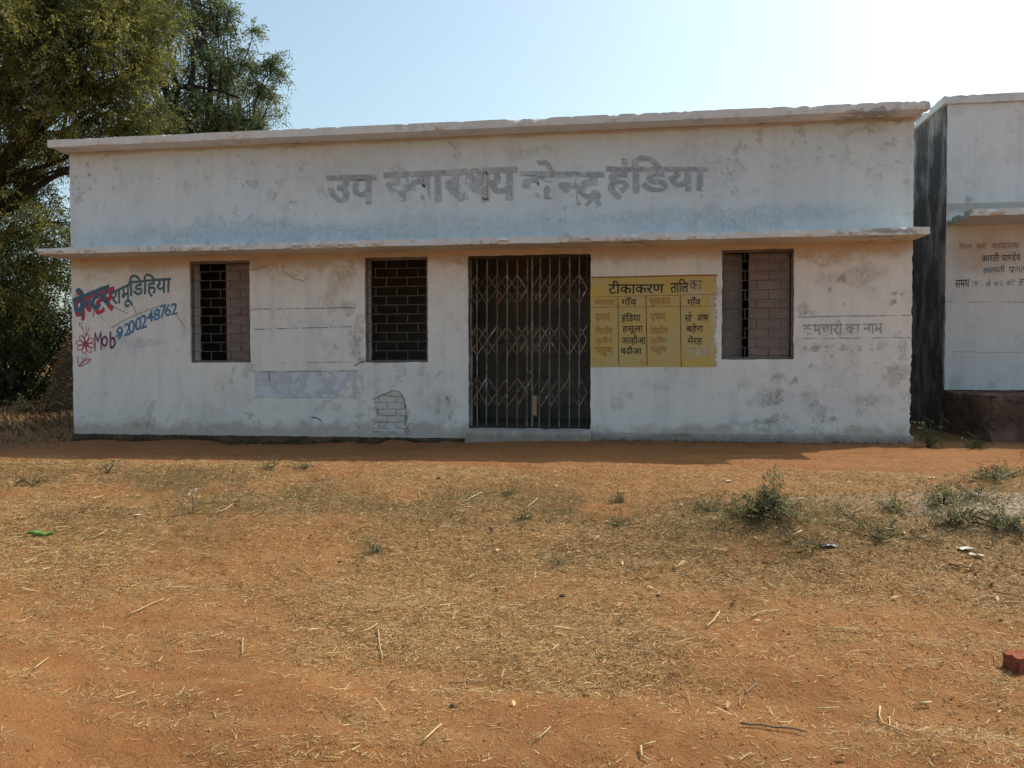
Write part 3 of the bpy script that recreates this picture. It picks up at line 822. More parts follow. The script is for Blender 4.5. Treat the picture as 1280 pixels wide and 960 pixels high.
for txt, x0, x1, y0, y1, m_ in (
    ("मंगलवार", 743, 769, 373, 382, P_org), ("गाँव", 777, 796, 371.5, 382, P_blk), ("शुक/वार", 812, 838, 373, 384, P_org), ("गाँव", 859, 876, 372, 382, P_blk),
    ("प/थम", 744, 763, 392, 403, P_org), ("हंिडया", 777, 801, 391, 404, P_blk), ("प/थम", 813, 832, 392, 403, P_org), ("सो", 856, 865, 391, 403, P_blk), ("वर^षा", 872, 886, 392, 402, P_blk),
    ("िद~वतीय", 744, 766, 407, 418, P_org), ("हसूला", 778, 804, 408, 418, P_blk), ("िद~वतीय", 813, 835, 407, 418, P_org), ("बहेरा", 858, 879, 405, 417, P_blk),
    ("तृतीय", 744, 766, 421, 431, P_org), ("जल~हौआ", 777, 807, 419, 432, P_blk), ("तृतीय", 813, 834, 421, 431, P_org), ("मेंरह", 859, 878, 420, 432, P_blk),
    ("चतुथ^", 744, 766, 432, 446, P_org), ("बढौआ", 776, 802, 433, 443, P_blk), ("चतुथ^", 813, 833, 432, 444, P_org)):
    lettering(txt, (x0, y0, y1, x1, y0 - .3, y1 - .3), m_, board, BY, .010, -.0046)
lettering("नवजा", (862, 435, 444, 886, 437, 445), paint_material('erased_grey_paint', (.25, .22, .21), .56, 14, None, 8), board, BY, 0, -.0046)
pline('ruled_line', (739, 347), (897, 344.5), .012, P_red, board, y=-.0046)
pline('ruled_line', (739, 371.5), (896, 368.5), .005, P_red, board, y=-.0046)
pline('ruled_line', (739, 384.5), (895, 383.0), .005, P_red, board, y=-.0046)
for a_, b_ in (((772.5, 371), (773.5, 457)), ((807.5, 371), (809, 457)), ((850.5, 370), (851.5, 459))): pline('ruled_line', a_, b_, .007, P_blk, board, y=-.0050)

# left: the sign painter's own advertisement
P_teal = paint_material('teal_brush_paint', (.05, .15, .23), .30, 18, (.10, .20, .27))
P_slate = paint_material('thin_slate_brush_paint', (.07, .15, .20), .40, 22, (.16, .25, .30))
P_blue = paint_material('blue_brush_paint', (.08, .20, .36), .36, 16, (.18, .32, .46))
P_pink = paint_material('crimson_brush_paint', (.45, .05, .09), .36, 20, (.52, .16, .18))
P_purp = paint_material('purple_brush_paint', (.15, .05, .12), .34, 20, (.25, .14, .2))
q_ = (92, 361, 400, 138, 342, 378)
lettering("पेन~टर", (92, 364, 404, 143, 345, 387), P_pink, B, 0, .034, -.0024, wob=.010)
lettering("पेन~टर", (91, 361, 399, 137, 344, 380), P_teal, B, 0, .030, -.0040, wob=.010)
lettering("रामू", (139, 364, 388, 166, 351, 382), P_slate, B, 0, .020, -.0032, wob=.008)
lettering("िडिहया", (161, 343, 373, 214, 338, 369), P_slate, B, 0, .020, -.0032, wob=.006)
for k, (ch, xa, yt, m_) in enumerate((("M", 118, 415, P_purp), ("o", 127, 419, P_purp), ("b", 137, 414, P_purp), ("-", 145, 412, P_blue), ("9", 146, 408, P_blue), ("2", 155, 403, P_blue), ("0", 161, 400, P_blue), ("0", 169, 397, P_blue), ("2", 176, 393, P_blue),
                               ("4", 184, 388, P_blue), ("8", 192, 386, P_blue), ("7", 200, 381, P_blue), ("6", 206, 379, P_blue), ("2", 214, 378, P_blue))):
    h_ = {'M': 22, 'o': 15, 'b': 21, '-': 2.5}.get(ch, 16)
    w_ = {'M': 9, '-': 5}.get(ch, 8)
    if ch == '-': yt += 7
    yt += random.uniform(-.8, .8); h_ *= random.uniform(.94, 1.08)
    lettering(ch, (xa, yt, yt + h_, xa + w_, yt - 2, yt + h_ - 2), m_, B, 0, .0 if ch == 'M' else .018, wob=.008)
def stroke(name, pts, wd, mat, Y=0.0, y=-.003):
    V = []; F = []
    P = [at(*p, Y) for p in pts]
    # smooth
    Q = []
    for i in range(len(P) - 1):
        for t in (0, .33, .66): Q.append(P[i].lerp(P[i + 1], t))
    Q.append(P[-1])
    for i, p in enumerate(Q):
        d = (Q[min(i + 1, len(Q) - 1)] - Q[max(i - 1, 0)]).normalized(); n_ = Vector((-d.z, 0, d.x)) * wd / 2
        V += [(p.x + n_.x, Y + y, p.z + n_.z), (p.x - n_.x, Y + y, p.z - n_.z)]
        if i: F.append((2 * i - 2, 2 * i - 1, 2 * i + 1, 2 * i))
    return link(name, pydata(name, V, F), mat, B)
for k in range(8):
    t = k * math.pi / 4 + .2; cx, cy = 107, 429
    pts = []
    for s_ in range(9):
        u = s_ / 8 * 2 * math.pi
        r_ = 6.5 - 5.5 * math.cos(u); wv = 2.8 * math.sin(u)
        pts.append((cx + r_ * math.cos(t) - wv * math.sin(t), cy + (r_ * math.sin(t) + wv * math.cos(t)) * 1.05))
    stroke('painted_petal', pts, .011, P_pink)
for pts in ([(108, 441), (107, 447), (104, 452), (99, 457)], [(98, 444), (97, 450), (99, 457), (105, 455), (111, 451), (114, 448), (107, 449), (101, 453)], [(99, 457), (104, 448), (112, 445)], [(101, 444), (104, 448)], [(106, 418), (103, 409), (101, 406)], [(108, 418), (108, 404)], [(109, 417), (112, 407)]):
    stroke('painted_stem', pts, .013 if len(pts) > 4 else .007, P_pink)
P_thin = paint_material('thin_brown_line_paint', (.22, .13, .11), .40, 20, (.33, .24, .2))
stroke('painted_flourish', [(139, 409), (152, 401), (171, 392), (190, 385), (206, 380)], .008, P_thin)
stroke('painted_flourish', [(133, 375), (145, 384), (160, 391)], .007, P_thin)
stroke('painted_flourish', [(162, 377), (166, 380), (171, 392)], .007, P_thin)
stroke('painted_flourish', [(219, 391), (226, 400), (232, 410)], .006, P_thin)
# faint ruled lines and lettering elsewhere on the wall
M_patch = paint_material('pale_blue_wash_patch', (.60, .63, .67), .48, 3, (.66, .67, .69), 11)
M_patch2 = paint_material('pale_white_wash_patch', (.64, .64, .64), .50, 5, (.6, .6, .61), 12)
P_gl = paint_material('faint_grey_line_paint', (.26, .25, .26), .50, 9, (.34, .33, .34), 3)
for a_, b_, wd in (((316, 386), (445, 384), .012), ((318, 411), (440, 408), .012), ((352, 453), (442, 452), .009), ((318, 464), (447, 463), .012), ((318, 496), (447, 497), .007), ((998, 397), (1138, 395), .010), ((1000, 424), (1138, 423), .010)):
    pline('painted_line', a_, b_, wd, P_gl, B)
P_ghost = paint_material('ghost_grey_lettering_paint', (.33, .32, .33), .50, 12, (.42, .41, .41), 4)
P_ghost2 = paint_material('nearly_gone_lettering_paint', (.44, .43, .43), .58, 12, (.45, .44, .44), 6)
lettering("कम^चारी का नाम", (1003, 401, 420, 1104, 400, 418), P_ghost, B, 0, .02)
lettering("शाखा सेवा केन~द/ का काय^", (1002, 430, 442, 1105, 430, 441), P_ghost2, B, 0, .02)
lettering("सेवाएं उपलब~ध समय", (1002, 456, 466, 1090, 456, 465), P_ghost2, B, 0, .01)
for a_, b_ in (((319, 464), (446, 495)),):
    pa, pb = at(a_[0], b_[1]), at(b_[0], a_[1])
    rect('repainted_patch', ((pa.x, pa.z), (pb.x, pb.z)), M_patch if a_[1] > 450 else M_patch2, B, -.0014, wob=.006)
# long crack below the middle window and the corner crack
P_crk = paint_material('crack_dark', (.09, .07, .06), .30, 20, (.13, .1, .09))
P_crk2 = paint_material('soft_crack', (.22, .17, .14), .40, 20, (.3, .26, .22))
stroke('crack', [(443, 457), (449, 453), (457, 451), (475, 452.5), (500, 452)], .012, P_crk)
stroke('crack', [(336, 464), (337, 476)], .010, P_crk)
stroke('crack', [(389, 521), (397, 522), (402, 526)], .012, P_crk)
stroke('crack', [(466, 499), (475, 494), (492, 487.5), (500, 490), (505, 500), (508, 514), (506, 528), (512, 540)], .008, P_crk2)
stroke('crack', [(310, 337), (318, 336), (334, 332)], .012, paint_material('crack_ochre', (.3, .2, .13), .3, 20))
stroke('crack', [(352, 336), (364, 346), (380, 351), (384, 345)], .010, paint_material('crack_ochre_thin', (.36, .25, .17), .36, 20))

# ------------------------------------------------------------------ the neighbouring building
NB = root('neighbour_building', (6.5, 1.9, 0), 'taller blue white building on a raised black stained platform, cut off by the right edge', 'building')
NX0, NX1, NY = 3.985, 9.6, 1.9
NEIGH_CZ = 2.80
link('front_wall', front_wall('front_wall', NX0, NX1, 0.545, 4.31, NY, NY + T, [], .08, None, [(NX0, .5, 4.4, .012)]), M['neigh'], NB)
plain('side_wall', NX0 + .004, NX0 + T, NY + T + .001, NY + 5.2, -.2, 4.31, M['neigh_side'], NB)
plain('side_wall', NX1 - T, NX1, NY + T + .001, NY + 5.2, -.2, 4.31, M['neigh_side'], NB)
plain('rear_wall', NX0 + T + .002, NX1 - T - .002, NY + 5.0, NY + 5.19, -.2, 4.31, M['neigh'], NB)
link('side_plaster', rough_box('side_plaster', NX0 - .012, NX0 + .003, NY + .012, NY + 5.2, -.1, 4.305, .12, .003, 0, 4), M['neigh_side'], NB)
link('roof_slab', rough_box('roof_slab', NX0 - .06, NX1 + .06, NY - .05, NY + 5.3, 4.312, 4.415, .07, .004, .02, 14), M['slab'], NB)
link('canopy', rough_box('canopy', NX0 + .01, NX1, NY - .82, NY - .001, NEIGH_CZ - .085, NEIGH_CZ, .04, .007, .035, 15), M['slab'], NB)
link('platform', rough_box('platform', NX0 - .02, NX1 + .3, .30, NY + .1, -.4, .53, .05, .020, .05, 17), simple('black_stained_concrete', (.085, .055, .04), (.20, .12, .085), 3, .95, .9, dist=.04, third=(.035, .03, .025)), NB)
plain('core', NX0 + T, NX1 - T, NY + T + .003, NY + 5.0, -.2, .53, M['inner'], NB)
P_rdf = paint_material('faded_red_lettering_paint', (.36, .17, .13), .46, 14, (.44, .3, .25), 9)
lettering("िगरत", (1199, 305, 313, 1215, 304, 312), P_rdf, NB, NY, .01)
lettering("कमी", (1221, 304, 312, 1233, 304, 312), P_rdf, NB, NY, .01)
lettering("काया^लय", (1240, 304, 313, 1274, 303, 312), P_rdf, NB, NY, .012)
lettering("आरती", (1227, 317.5, 328.5, 1249, 317, 328), P_blk, NB, NY, .008)
lettering("पाण~डेय", (1252, 317, 328, 1276, 316, 327), P_blk, NB, NY, .008)
lettering("हस~तवती", (1229, 333, 344, 1256, 332, 343), P_slate, NB, NY, .008)
lettering("प/जापित", (1261, 332, 343, 1294, 331, 342), P_blk_f, NB, NY, .01)
lettering("समय", (1194, 351, 361, 1212, 350.5, 360), P_blk, NB, NY, .008)
lettering(":", (1215, 353, 359, 1216, 353, 359), P_blk, NB, NY, .008)
lettering("०९", (1218, 351, 360, 1229, 351, 359), P_blk_f, NB, NY, .008)
lettering("से", (1232, 350, 360, 1239, 350, 359), P_blk_f, NB, NY, .008)
lettering("०२", (1243, 352, 360, 1253, 352, 359), P_blk_f, NB, NY, .0)
lettering("बजे", (1258, 350, 359, 1269, 350, 358), P_blk_f, NB, NY, .008)
lettering("तक", (1273, 350, 359, 1285, 350, 358), P_blk_f, NB, NY, .008)
pline('painted_line', (1184, 378.5), (1290, 379), .008, P_gl, NB, NY)
pline('painted_line', (1190, 441), (1290, 442), .006, P_gl, NB, NY)

# ------------------------------------------------------------------ foliage
def leaf_material(name, dark, mid, light):
    g = G(name, .55)
    t = g.n('ShaderNodeAttribute', attribute_name='tint').outputs['Fac']
    c = g.mix(g.mr(t, 0, .5), dark, mid); c = g.mix(g.mr(t, .5, 1.0), c, light)
    g.col(c)
    tr = g.n('ShaderNodeBsdfTranslucent'); g.put(tr.inputs['Color'], c)
    mx = g.n('ShaderNodeMixShader'); mx.inputs[0].default_value = .48
    g.t.links.new(g.b.outputs[0], mx.inputs[1]); g.t.links.new(tr.outputs[0], mx.inputs[2]); g.t.links.new(mx.outputs[0], g.out.inputs['Surface'])
    g.b.inputs['Specular IOR Level'].default_value = .4
    return g.m
M['leaf_olive'] = leaf_material('olive_gold_neem_leaf', (.035, .055, .014), (.125, .13, .032), (.36, .31, .07))
M['leaf_green'] = leaf_material('grey_green_neem_leaf', (.035, .06, .024), (.11, .14, .055), (.22, .24, .10))
M['leaf_weed'] = leaf_material('dusty_weed_leaf', (.09, .10, .045), (.15, .145, .065), (.26, .21, .10))
M['leaf_fresh'] = leaf_material('fresh_weed_leaf', (.15, .17, .06), (.27, .28, .11), (.40, .37, .18))
M['stubble'] = leaf_material('dry_stubble_blade', (.10, .08, .03), (.20, .15, .055), (.34, .26, .10))
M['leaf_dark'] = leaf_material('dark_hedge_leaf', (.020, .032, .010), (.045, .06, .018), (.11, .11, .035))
M['bark'] = simple('dark_furrowed_bark', (.028, .023, .018), (.055, .045, .035), 12, .95, .9, dist=.03)
def leaves(centres, radii, n_each, size, droop=.5, aspect=.34):
    """pinnate sprays: leaflets along short twigs that hang out of every clump centre"""
    C_ = np.repeat(centres, n_each, 0); n = len(C_); Rr = np.repeat(radii, n_each)
    per = 11
    d = rng.normal(size=(n, 3)); d[:, 2] = d[:, 2] * .7 - droop * .6; d /= np.linalg.norm(d, axis=1)[:, None]
    start = C_ + rng.normal(size=(n, 3)) * Rr[:, None] * .42
    L_ = size * rng.uniform(3.0, 5.5, n)
    side = np.cross(d, rng.normal(size=(n, 3))); side /= np.linalg.norm(side, axis=1)[:, None]
    tt = (np.arange(per) + .5) / per
    base = start[:, None, :] + d[:, None, :] * (L_[:, None] * tt)[..., None]
    base[..., 2] -= (tt ** 2)[None, :] * L_[:, None] * droop * .5
    sg = np.where(np.arange(per) % 2 == 0, 1.0, -1.0)
    ld_ = side[:, None, :] * sg[None, :, None] * .8 + d[:, None, :] * .6 + rng.normal(size=(n, per, 3)) * .22
    ld_[..., 2] -= droop * .5   # leaflets hang
    ld_ /= np.linalg.norm(ld_, axis=2)[..., None]
    nm = np.cross(ld_, d[:, None, :] + rng.normal(size=(n, per, 3)) * .4); nm /= (np.linalg.norm(nm, axis=2)[..., None] + 1e-6)
    wv = np.cross(nm, ld_)
    ln = size * rng.uniform(.7, 1.25, (n, per))[..., None]
    A = base; B_ = base + ld_ * ln * .45 + wv * ln * aspect * .5; Cc = base + ld_ * ln; D = base + ld_ * ln * .45 - wv * ln * aspect * .5
    Q = np.stack([A, B_, Cc, D], 2).reshape(-1, 4, 3)
    tint_c = rng.uniform(0, 1, len(centres)); tint = np.repeat(np.repeat(tint_c, n_each) * .6 + rng.uniform(0, .4, n), per)
    tint = np.clip(tint + rng.normal(size=len(tint)) * .10, 0, 1)
    return Q, tint
def leaf_object(name, Q, tint, mat, parent=None):
    me = quads_mesh(name, Q)
    a = me.attributes.new('tint', 'FLOAT', 'POINT'); a.data.foreach_set('value', np.repeat(tint, 4).astype(np.float32))
    return link(name, me, mat, parent)
def wobble_path(a, b, n, amp, sag=0.0):
    a = Vector(a); b = Vector(b); out = []
    for i in range(n + 1):
        t = i / n; p = a.lerp(b, t)
        q = mnoise.noise_vector(p * .9 + Vector((amp * 10, 0, 0))) * amp * math.sin(math.pi * min(1, t * 1.0)) if 0 < i < n else Vector()
        p = p + q; p.z += sag * math.sin(math.pi * t)
        out.append(p)
    return out
def tree(name, base, fork_z, blobs, mat, label, cat, r0, group, density=1.0, leaf=.075, extra=()):
    """blobs: (x, y, z, radius) foliage masses, each reached by its own limb"""
    t = root(name, base, label, cat, group)
    mb = MB(); base = Vector(base)
    top = base + Vector((.3, -.2, fork_z))
    path = wobble_path(base - Vector((0, 0, .3)), top, 7, .25)
    V_, F_ = tube_rings(path, [r0 * (1.35 if i == 0 else 1) * (1 - .35 * i / 7) for i in range(8)], 12); mb.add(V_, F_)
    C_, Rr = [], []
    for (x, y, z, r) in blobs:
        e = Vector((x, y, z)); start = path[-1] if z > top.z - .5 else path[-3]
        pth = wobble_path(start, e, 8, .55, .25); rr = [r0 * .34 * (1 - .82 * i / 8) * min(1.2, r) for i in range(9)]
        V_, F_ = tube_rings(pth, rr, 7); mb.add(V_, F_)
        k = int(30 * density * r ** 1.6) + 3
        for _ in range(k):
            dv = Vector((random.gauss(0, 1), random.gauss(0, 1), random.gauss(0, 1))).normalized()
            rad = r * random.uniform(.25, 1.0) ** .6
            p = e + Vector((dv.x * rad, dv.y * rad, dv.z * rad * .85))
            C_.append(p); Rr.append(random.uniform(.22, .40) * min(1, r * .9 + .12))
            if random.random() < .55:
                s_ = pth[random.randint(6, 8)]
                V_, F_ = tube_rings(wobble_path(s_, p, 4, .18, -.05), [.022, .018, .014, .010, .006], 4); mb.add(V_, F_)
    for (a, b, ra, rb) in extra:
        pth = wobble_path(a, b, 9, .3, .12)
        V_, F_ = tube_rings(pth, [ra + (rb - ra) * i / 9 for i in range(10)], 8); mb.add(V_, F_)
    link('trunk', mb.mesh('trunk', True), M['bark'], t)
    Q, tint = leaves(np.array(C_), np.array(Rr), 13, leaf, .6)
    leaf_object('crown', Q, tint, mat, t)
    return t
def blob(px, py, Y, r):
    p = at(px, py, Y); return (p.x, p.y, p.z, r)
# olive gold tree at the left, nearest
bl = [blob(40, 60, 3.6, 1.0), blob(110, 50, 4.0, .95), blob(60, 130, 3.8, .8), blob(165, 95, 4.4, .55), blob(150, 40, 4.4, .8), blob(5, 110, 3.4, .8), blob(10, 15, 3.6, 1.0), blob(100, -20, 4.2, 1.1), blob(185, 10, 5, .8),
      blob(30, 165, 4.2, .5), blob(190, 140, 4.8, .5), blob(120, 150, 4.6, .5), blob(20, 290, 4.6, .6), blob(60, 275, 5.2, .75), blob(10, 350, 4.8, .8), blob(70, 330, 5.4, .7), blob(10, 240, 5.2, .5), blob(45, 240, 5.6, .4), blob(40, 400, 6.4, .8), blob(30, 205, 5.4, .5), blob(65, 185, 5.8, .5), blob(0, 190, 5.2, .5), blob(-30, 300, 5, .9), blob(-30, 200, 5, .9), blob(190, 60, 4.8, .6), blob(175, 160, 4.9, .45), blob(85, 90, 4.2, .6),
      (-12.6, 4.0, 5.6, 1.3), (-13.6, 5.6, 6.8, 1.5), (-12.0, 6.0, 8.2, 1.5), (-10.5, 4.2, 8.0, 1.3), (-14.5, 3.6, 5.2, 1.2), (-11.0, 2.4, 7.0, 1.0)]
tree('neem_tree', (-15.2, 5.0, 0), 2.2, bl, M['leaf_olive'], 'large olive green tree with dark leaning limbs filling the upper left corner', 'tree', .34, 'trees behind the white building', 1.4, .075,
     [((-14.8, 4.8, 2.1), tuple(at(122, 82, 4.2)), .13, .04), ((-14.9, 4.8, 2.0), tuple(at(95, 205, 5.2)), .11, .05), (tuple(at(120, 122, 4.9)), tuple(at(150, 104, 4.9)), .06, .05)])
# green tree behind the left end of the roof
bl = [blob(200, 20, 8, .95), blob(240, 30, 8.4, .7), blob(215, 90, 7.6, .8), blob(262, 75, 8, .55), blob(285, 95, 8.2, .42), blob(315, 84, 8.2, .22), blob(338, 80, 8.2, .16), blob(350, 92, 8.2, .14), blob(346, 72, 8.2, .10), blob(320, 112, 8.2, .20), blob(340, 116, 8.2, .10),
      blob(235, 140, 7.6, .6), blob(275, 145, 8, .5), blob(305, 150, 8, .32), blob(322, 158, 8, .16), blob(200, 150, 7.6, .7), blob(265, 10, 8.2, .45), blob(292, 12, 8.2, .16), blob(288, 38, 8.2, .16), blob(318, 36, 8.2, .07), blob(305, 60, 8.2, .10), blob(240, -40, 8.4, 1.0), blob(150, -20, 8.4, 1.3),
      blob(160, 175, 7.4, .7), blob(270, 178, 8, .5), blob(180, 100, 8.4, .5), blob(140, 120, 8.6, .55), blob(100, 170, 8.6, .6),
      (-11.5, 10.5, 6.5, 1.3), (-10.5, 11, 7.8, 1.2), (-11.5, 8.6, 4.2, 1.1)]
tree('neem_tree', (-9.7, 8.4, 0), 3.4, bl, M['leaf_green'], 'grey green tree with ragged thin right edge above the left end of the roof', 'tree', .30, 'trees behind the white building', 1.25, .08,
     [(tuple(at(236, 112, 7.4)), tuple(at(264, 40, 7.6)), .07, .04), (tuple(at(225, 108, 7.6)), tuple(at(300, 122, 8)), .05, .02)])
# dark bushes in the left background
def bush(name, centre, rx, ry, rz, n, mat, label, leaf=.07, group=None, cat='bush'):
    t = root(name, (centre[0], centre[1], 0), label, cat, group)
    mb = MB(); C_ = []
    for _ in range(n):
        dv = Vector((random.gauss(0, 1), random.gauss(0, 1), abs(random.gauss(0, 1)))).normalized() * random.uniform(.3, 1) ** .5
        C_.append((centre[0] + dv.x * rx, centre[1] + dv.y * ry, .1 + dv.z * rz))
    for c_ in C_[::3]:
        V_, F_ = tube_rings(wobble_path((centre[0] + random.uniform(-.2, .2), centre[1], -.1), c_, 5, .15), [.03, .025, .02, .015, .01, .006], 4); mb.add(V_, F_)
    link('stems', mb.mesh('stems'), M['bark'], t)
    Q, tint = leaves(np.array(C_), np.full(len(C_), .33), 12, leaf, .3, .42)
    leaf_object('foliage', Q, tint, mat, t)
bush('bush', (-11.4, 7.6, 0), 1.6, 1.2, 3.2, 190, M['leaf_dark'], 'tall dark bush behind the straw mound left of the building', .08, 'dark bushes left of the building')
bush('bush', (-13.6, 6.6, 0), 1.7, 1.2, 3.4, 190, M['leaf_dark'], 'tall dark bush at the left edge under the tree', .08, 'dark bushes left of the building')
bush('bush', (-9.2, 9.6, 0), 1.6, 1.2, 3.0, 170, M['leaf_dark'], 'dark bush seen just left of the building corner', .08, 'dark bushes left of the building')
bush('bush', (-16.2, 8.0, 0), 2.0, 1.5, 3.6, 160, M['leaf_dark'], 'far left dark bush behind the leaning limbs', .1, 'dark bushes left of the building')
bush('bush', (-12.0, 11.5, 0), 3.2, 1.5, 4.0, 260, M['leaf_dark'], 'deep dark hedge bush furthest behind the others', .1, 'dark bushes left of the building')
# straw mound
def mound():
    cx, cy = -10.25, 4.9; V_ = []; F_ = []
    nr, na = 14, 40
    for i in range(nr + 1):
        for j in range(na):
            a = 2 * math.pi * j / na; r = i / nr
            x, y = cx + math.cos(a) * r * .98, cy + math.sin(a) * r * 1.2
            z = 1.85 * (1 - r ** 2.6) * (1 + .1 * mnoise.noise(Vector((x * 2, y * 2, 0)))) + .05 * mnoise.noise(Vector((x * 9, y * 9, 0))) - .08
            V_.append((x, y, z))
    for i in range(nr):
        for j in range(na): F_.append((i * na + j, (i + 1) * na + j, (i + 1) * na + (j + 1) % na, i * na + (j + 1) % na))
    t = root('straw_mound', (cx, cy, 0), 'brown straw mound with a pale top beside the left corner of the building', 'mound')
    link('heap', pydata('heap', V_, F_, True), simple('rotting_straw_heap', (.10, .07, .04), (.055, .042, .027), 14, .95, 1, dist=.04, third=(.15, .11, .06)), t)
    n = 5000
    a = rng.uniform(0, 2 * np.pi, n); r = np.sqrt(rng.uniform(0, 1, n))
    x = cx + np.cos(a) * r * .98; y = cy + np.sin(a) * r * 1.2; z = 1.85 * (1 - r ** 2.6) - .06
    return t, np.stack([x, y, z], 1)
def straws(P, Lmin, Lmax, wmin, wmax, lift=.15, rise=.006):
    n = len(P); a = rng.uniform(0, np.pi, n); L_ = rng.uniform(Lmin, Lmax, n) * rng.uniform(.5, 1.2, n); wd = rng.uniform(wmin, wmax, n)
    d = np.stack([np.cos(a), np.sin(a) * 1.0, rng.normal(0, lift, n)], 1); d /= np.linalg.norm(d, axis=1)[:, None]
    roll = rng.uniform(-1.0, 1.0, n)
    s = np.stack([-np.sin(a) * np.cos(roll), np.cos(a) * np.cos(roll), np.sin(roll)], 1)
    P = P.copy(); P[:, 2] += rise + np.abs(d[:, 2]) * L_ * .4
    h = d * (L_ / 2)[:, None]; q = s * (wd / 2)[:, None]
    return np.stack([P - h - q, P + h - q * .6, P + h + q * .6, P - h + q], 1)
mt, mp = mound()
M['straw'] = None
g = G('dry_straw', .6)
t_ = g.n('ShaderNodeAttribute', attribute_name='tint').outputs['Fac']
c = g.mix(g.mr(t_, 0, .45), (.14, .07, .03), (.37, .22, .085)); c = g.mix(g.mr(t_, .45, 1), c, (.60, .43, .20))
g.col(c); g.b.inputs['Specular IOR Level'].default_value = .4
M['straw'] = g.m
o = leaf_object('loose_straw', straws(mp, .08, .22, .006, .012, .5, .02), rng.uniform(0, .8, len(mp)), M['straw'], mt); o['kind'] = 'stuff'

# ------------------------------------------------------------------ straw litter, clods
def scatter(n, y0, y1, dens, side=1.12):
    """points on the ground in a wedge wide enough for a step to either side"""
    out = []
    tot = 0
    while tot < n:
        m = n * 2
        y = rng.uniform(y0, y1, m) ; x = rng.uniform(-9.5, 5.2, m)
        d = (y - CAM.y)
        ok = (x > -.86 * d * side) & (x < .52 * d * side) & (rng.random(m) < dens(x, y))
        # nearer ground shows finer pieces: thin out with distance
        ok &= rng.random(m) < np.clip(5.2 / d, .25, 1) ** 1.2
        p = np.stack([x[ok], y[ok]], 1); out.append(p); tot += len(p)
    p = np.concatenate(out)[:n]
    return np.column_stack([p, ground_h(p[:, 0], p[:, 1])])
P_ = scatter(210000, -7.9, -.6, straw_d)
Q = straws(P_, .010, .046, .0012, .0032, .16, .003)
P2 = scatter(1700, -7.9, -1.5, lambda x, y: straw_d(x, y) * .8 * sstep(-7.6, -6.2, y) + .03)
Q2 = straws(P2, .05, .13, .0022, .0048, .12, .006)
tint = np.concatenate([np.clip(rng.normal(.47, .24, len(Q)), 0, 1), np.clip(rng.normal(.62, .22, len(Q2)), 0, 1)])
o = leaf_object('straw_litter', np.concatenate([Q, Q2]), tint, M['straw'])
tag(o, 'loose dry straw and chaff strewn over the red soil', 'straw', kind='stuff')
def pebbles(P, smin, smax):
    base = np.array([(1, 0, 0), (0, 1, 0), (-1, 0, 0), (0, -1, 0), (0, 0, 1), (0, 0, -1)], float)
    tri = np.array([(0, 1, 4), (1, 2, 4), (2, 3, 4), (3, 0, 4), (1, 0, 5), (2, 1, 5), (3, 2, 5), (0, 3, 5)])
    n = len(P); s = smin + (smax - smin) * rng.random(n) ** 3
    V_ = base[None] * (s[:, None, None] * rng.uniform(.6, 1.2, (n, 6, 1))) * np.array([1, 1, .7]); V_ = V_ + P[:, None, :]; V_[..., 2] += (s * .25)[:, None]
    a = rng.uniform(0, 6.28, n)
    return V_[:, tri].reshape(-1, 3, 3)
P_ = scatter(16000, -7.9, -.3, lambda x, y: .25 + .75 * (fbm(x, y, 2.1, 3, 44) > .52))
me = quads_mesh('soil_clods', pebbles(P_, .0012, .0075), nper=3)
tag(link('soil_clods', me, simple('dark_laterite_clod', (.10, .04, .02), (.24, .105, .045), 30, .95, .3)), 'small dark red clods and pebbles scattered on the bare soil', 'clods', kind='stuff')
P_ = scatter(420, -7.9, -2.3, lambda x, y: np.clip(.05 + np.exp(-(((x - 1.8) / 1.6) ** 2 + ((y + 4.7) / .7) ** 2)), 0, 1))
n = len(P_)
def flakes(P, s0, s1):
    n = len(P); a = rng.uniform(0, 6.28, n); s = rng.uniform(s0, s1, n)
    d = np.stack([np.cos(a), np.sin(a), rng.normal(0, .3, n)], 1); q = np.stack([-np.sin(a), np.cos(a), rng.normal(0, .4, n)], 1)
    P = P.copy(); P[:, 2] += .014
    return np.stack([P - d * s[:, None], P - q * s[:, None] * .38, P + d * s[:, None], P + q * s[:, None] * .38 + np.array([0, 0, .006])], 1)
o = leaf_object('dead_leaves', flakes(P_, .008, .026), rng.uniform(0, .85, n), M['straw'])
tag(o, 'brown and pale dead leaves scattered round the weeds', 'dead leaves', kind='stuff')

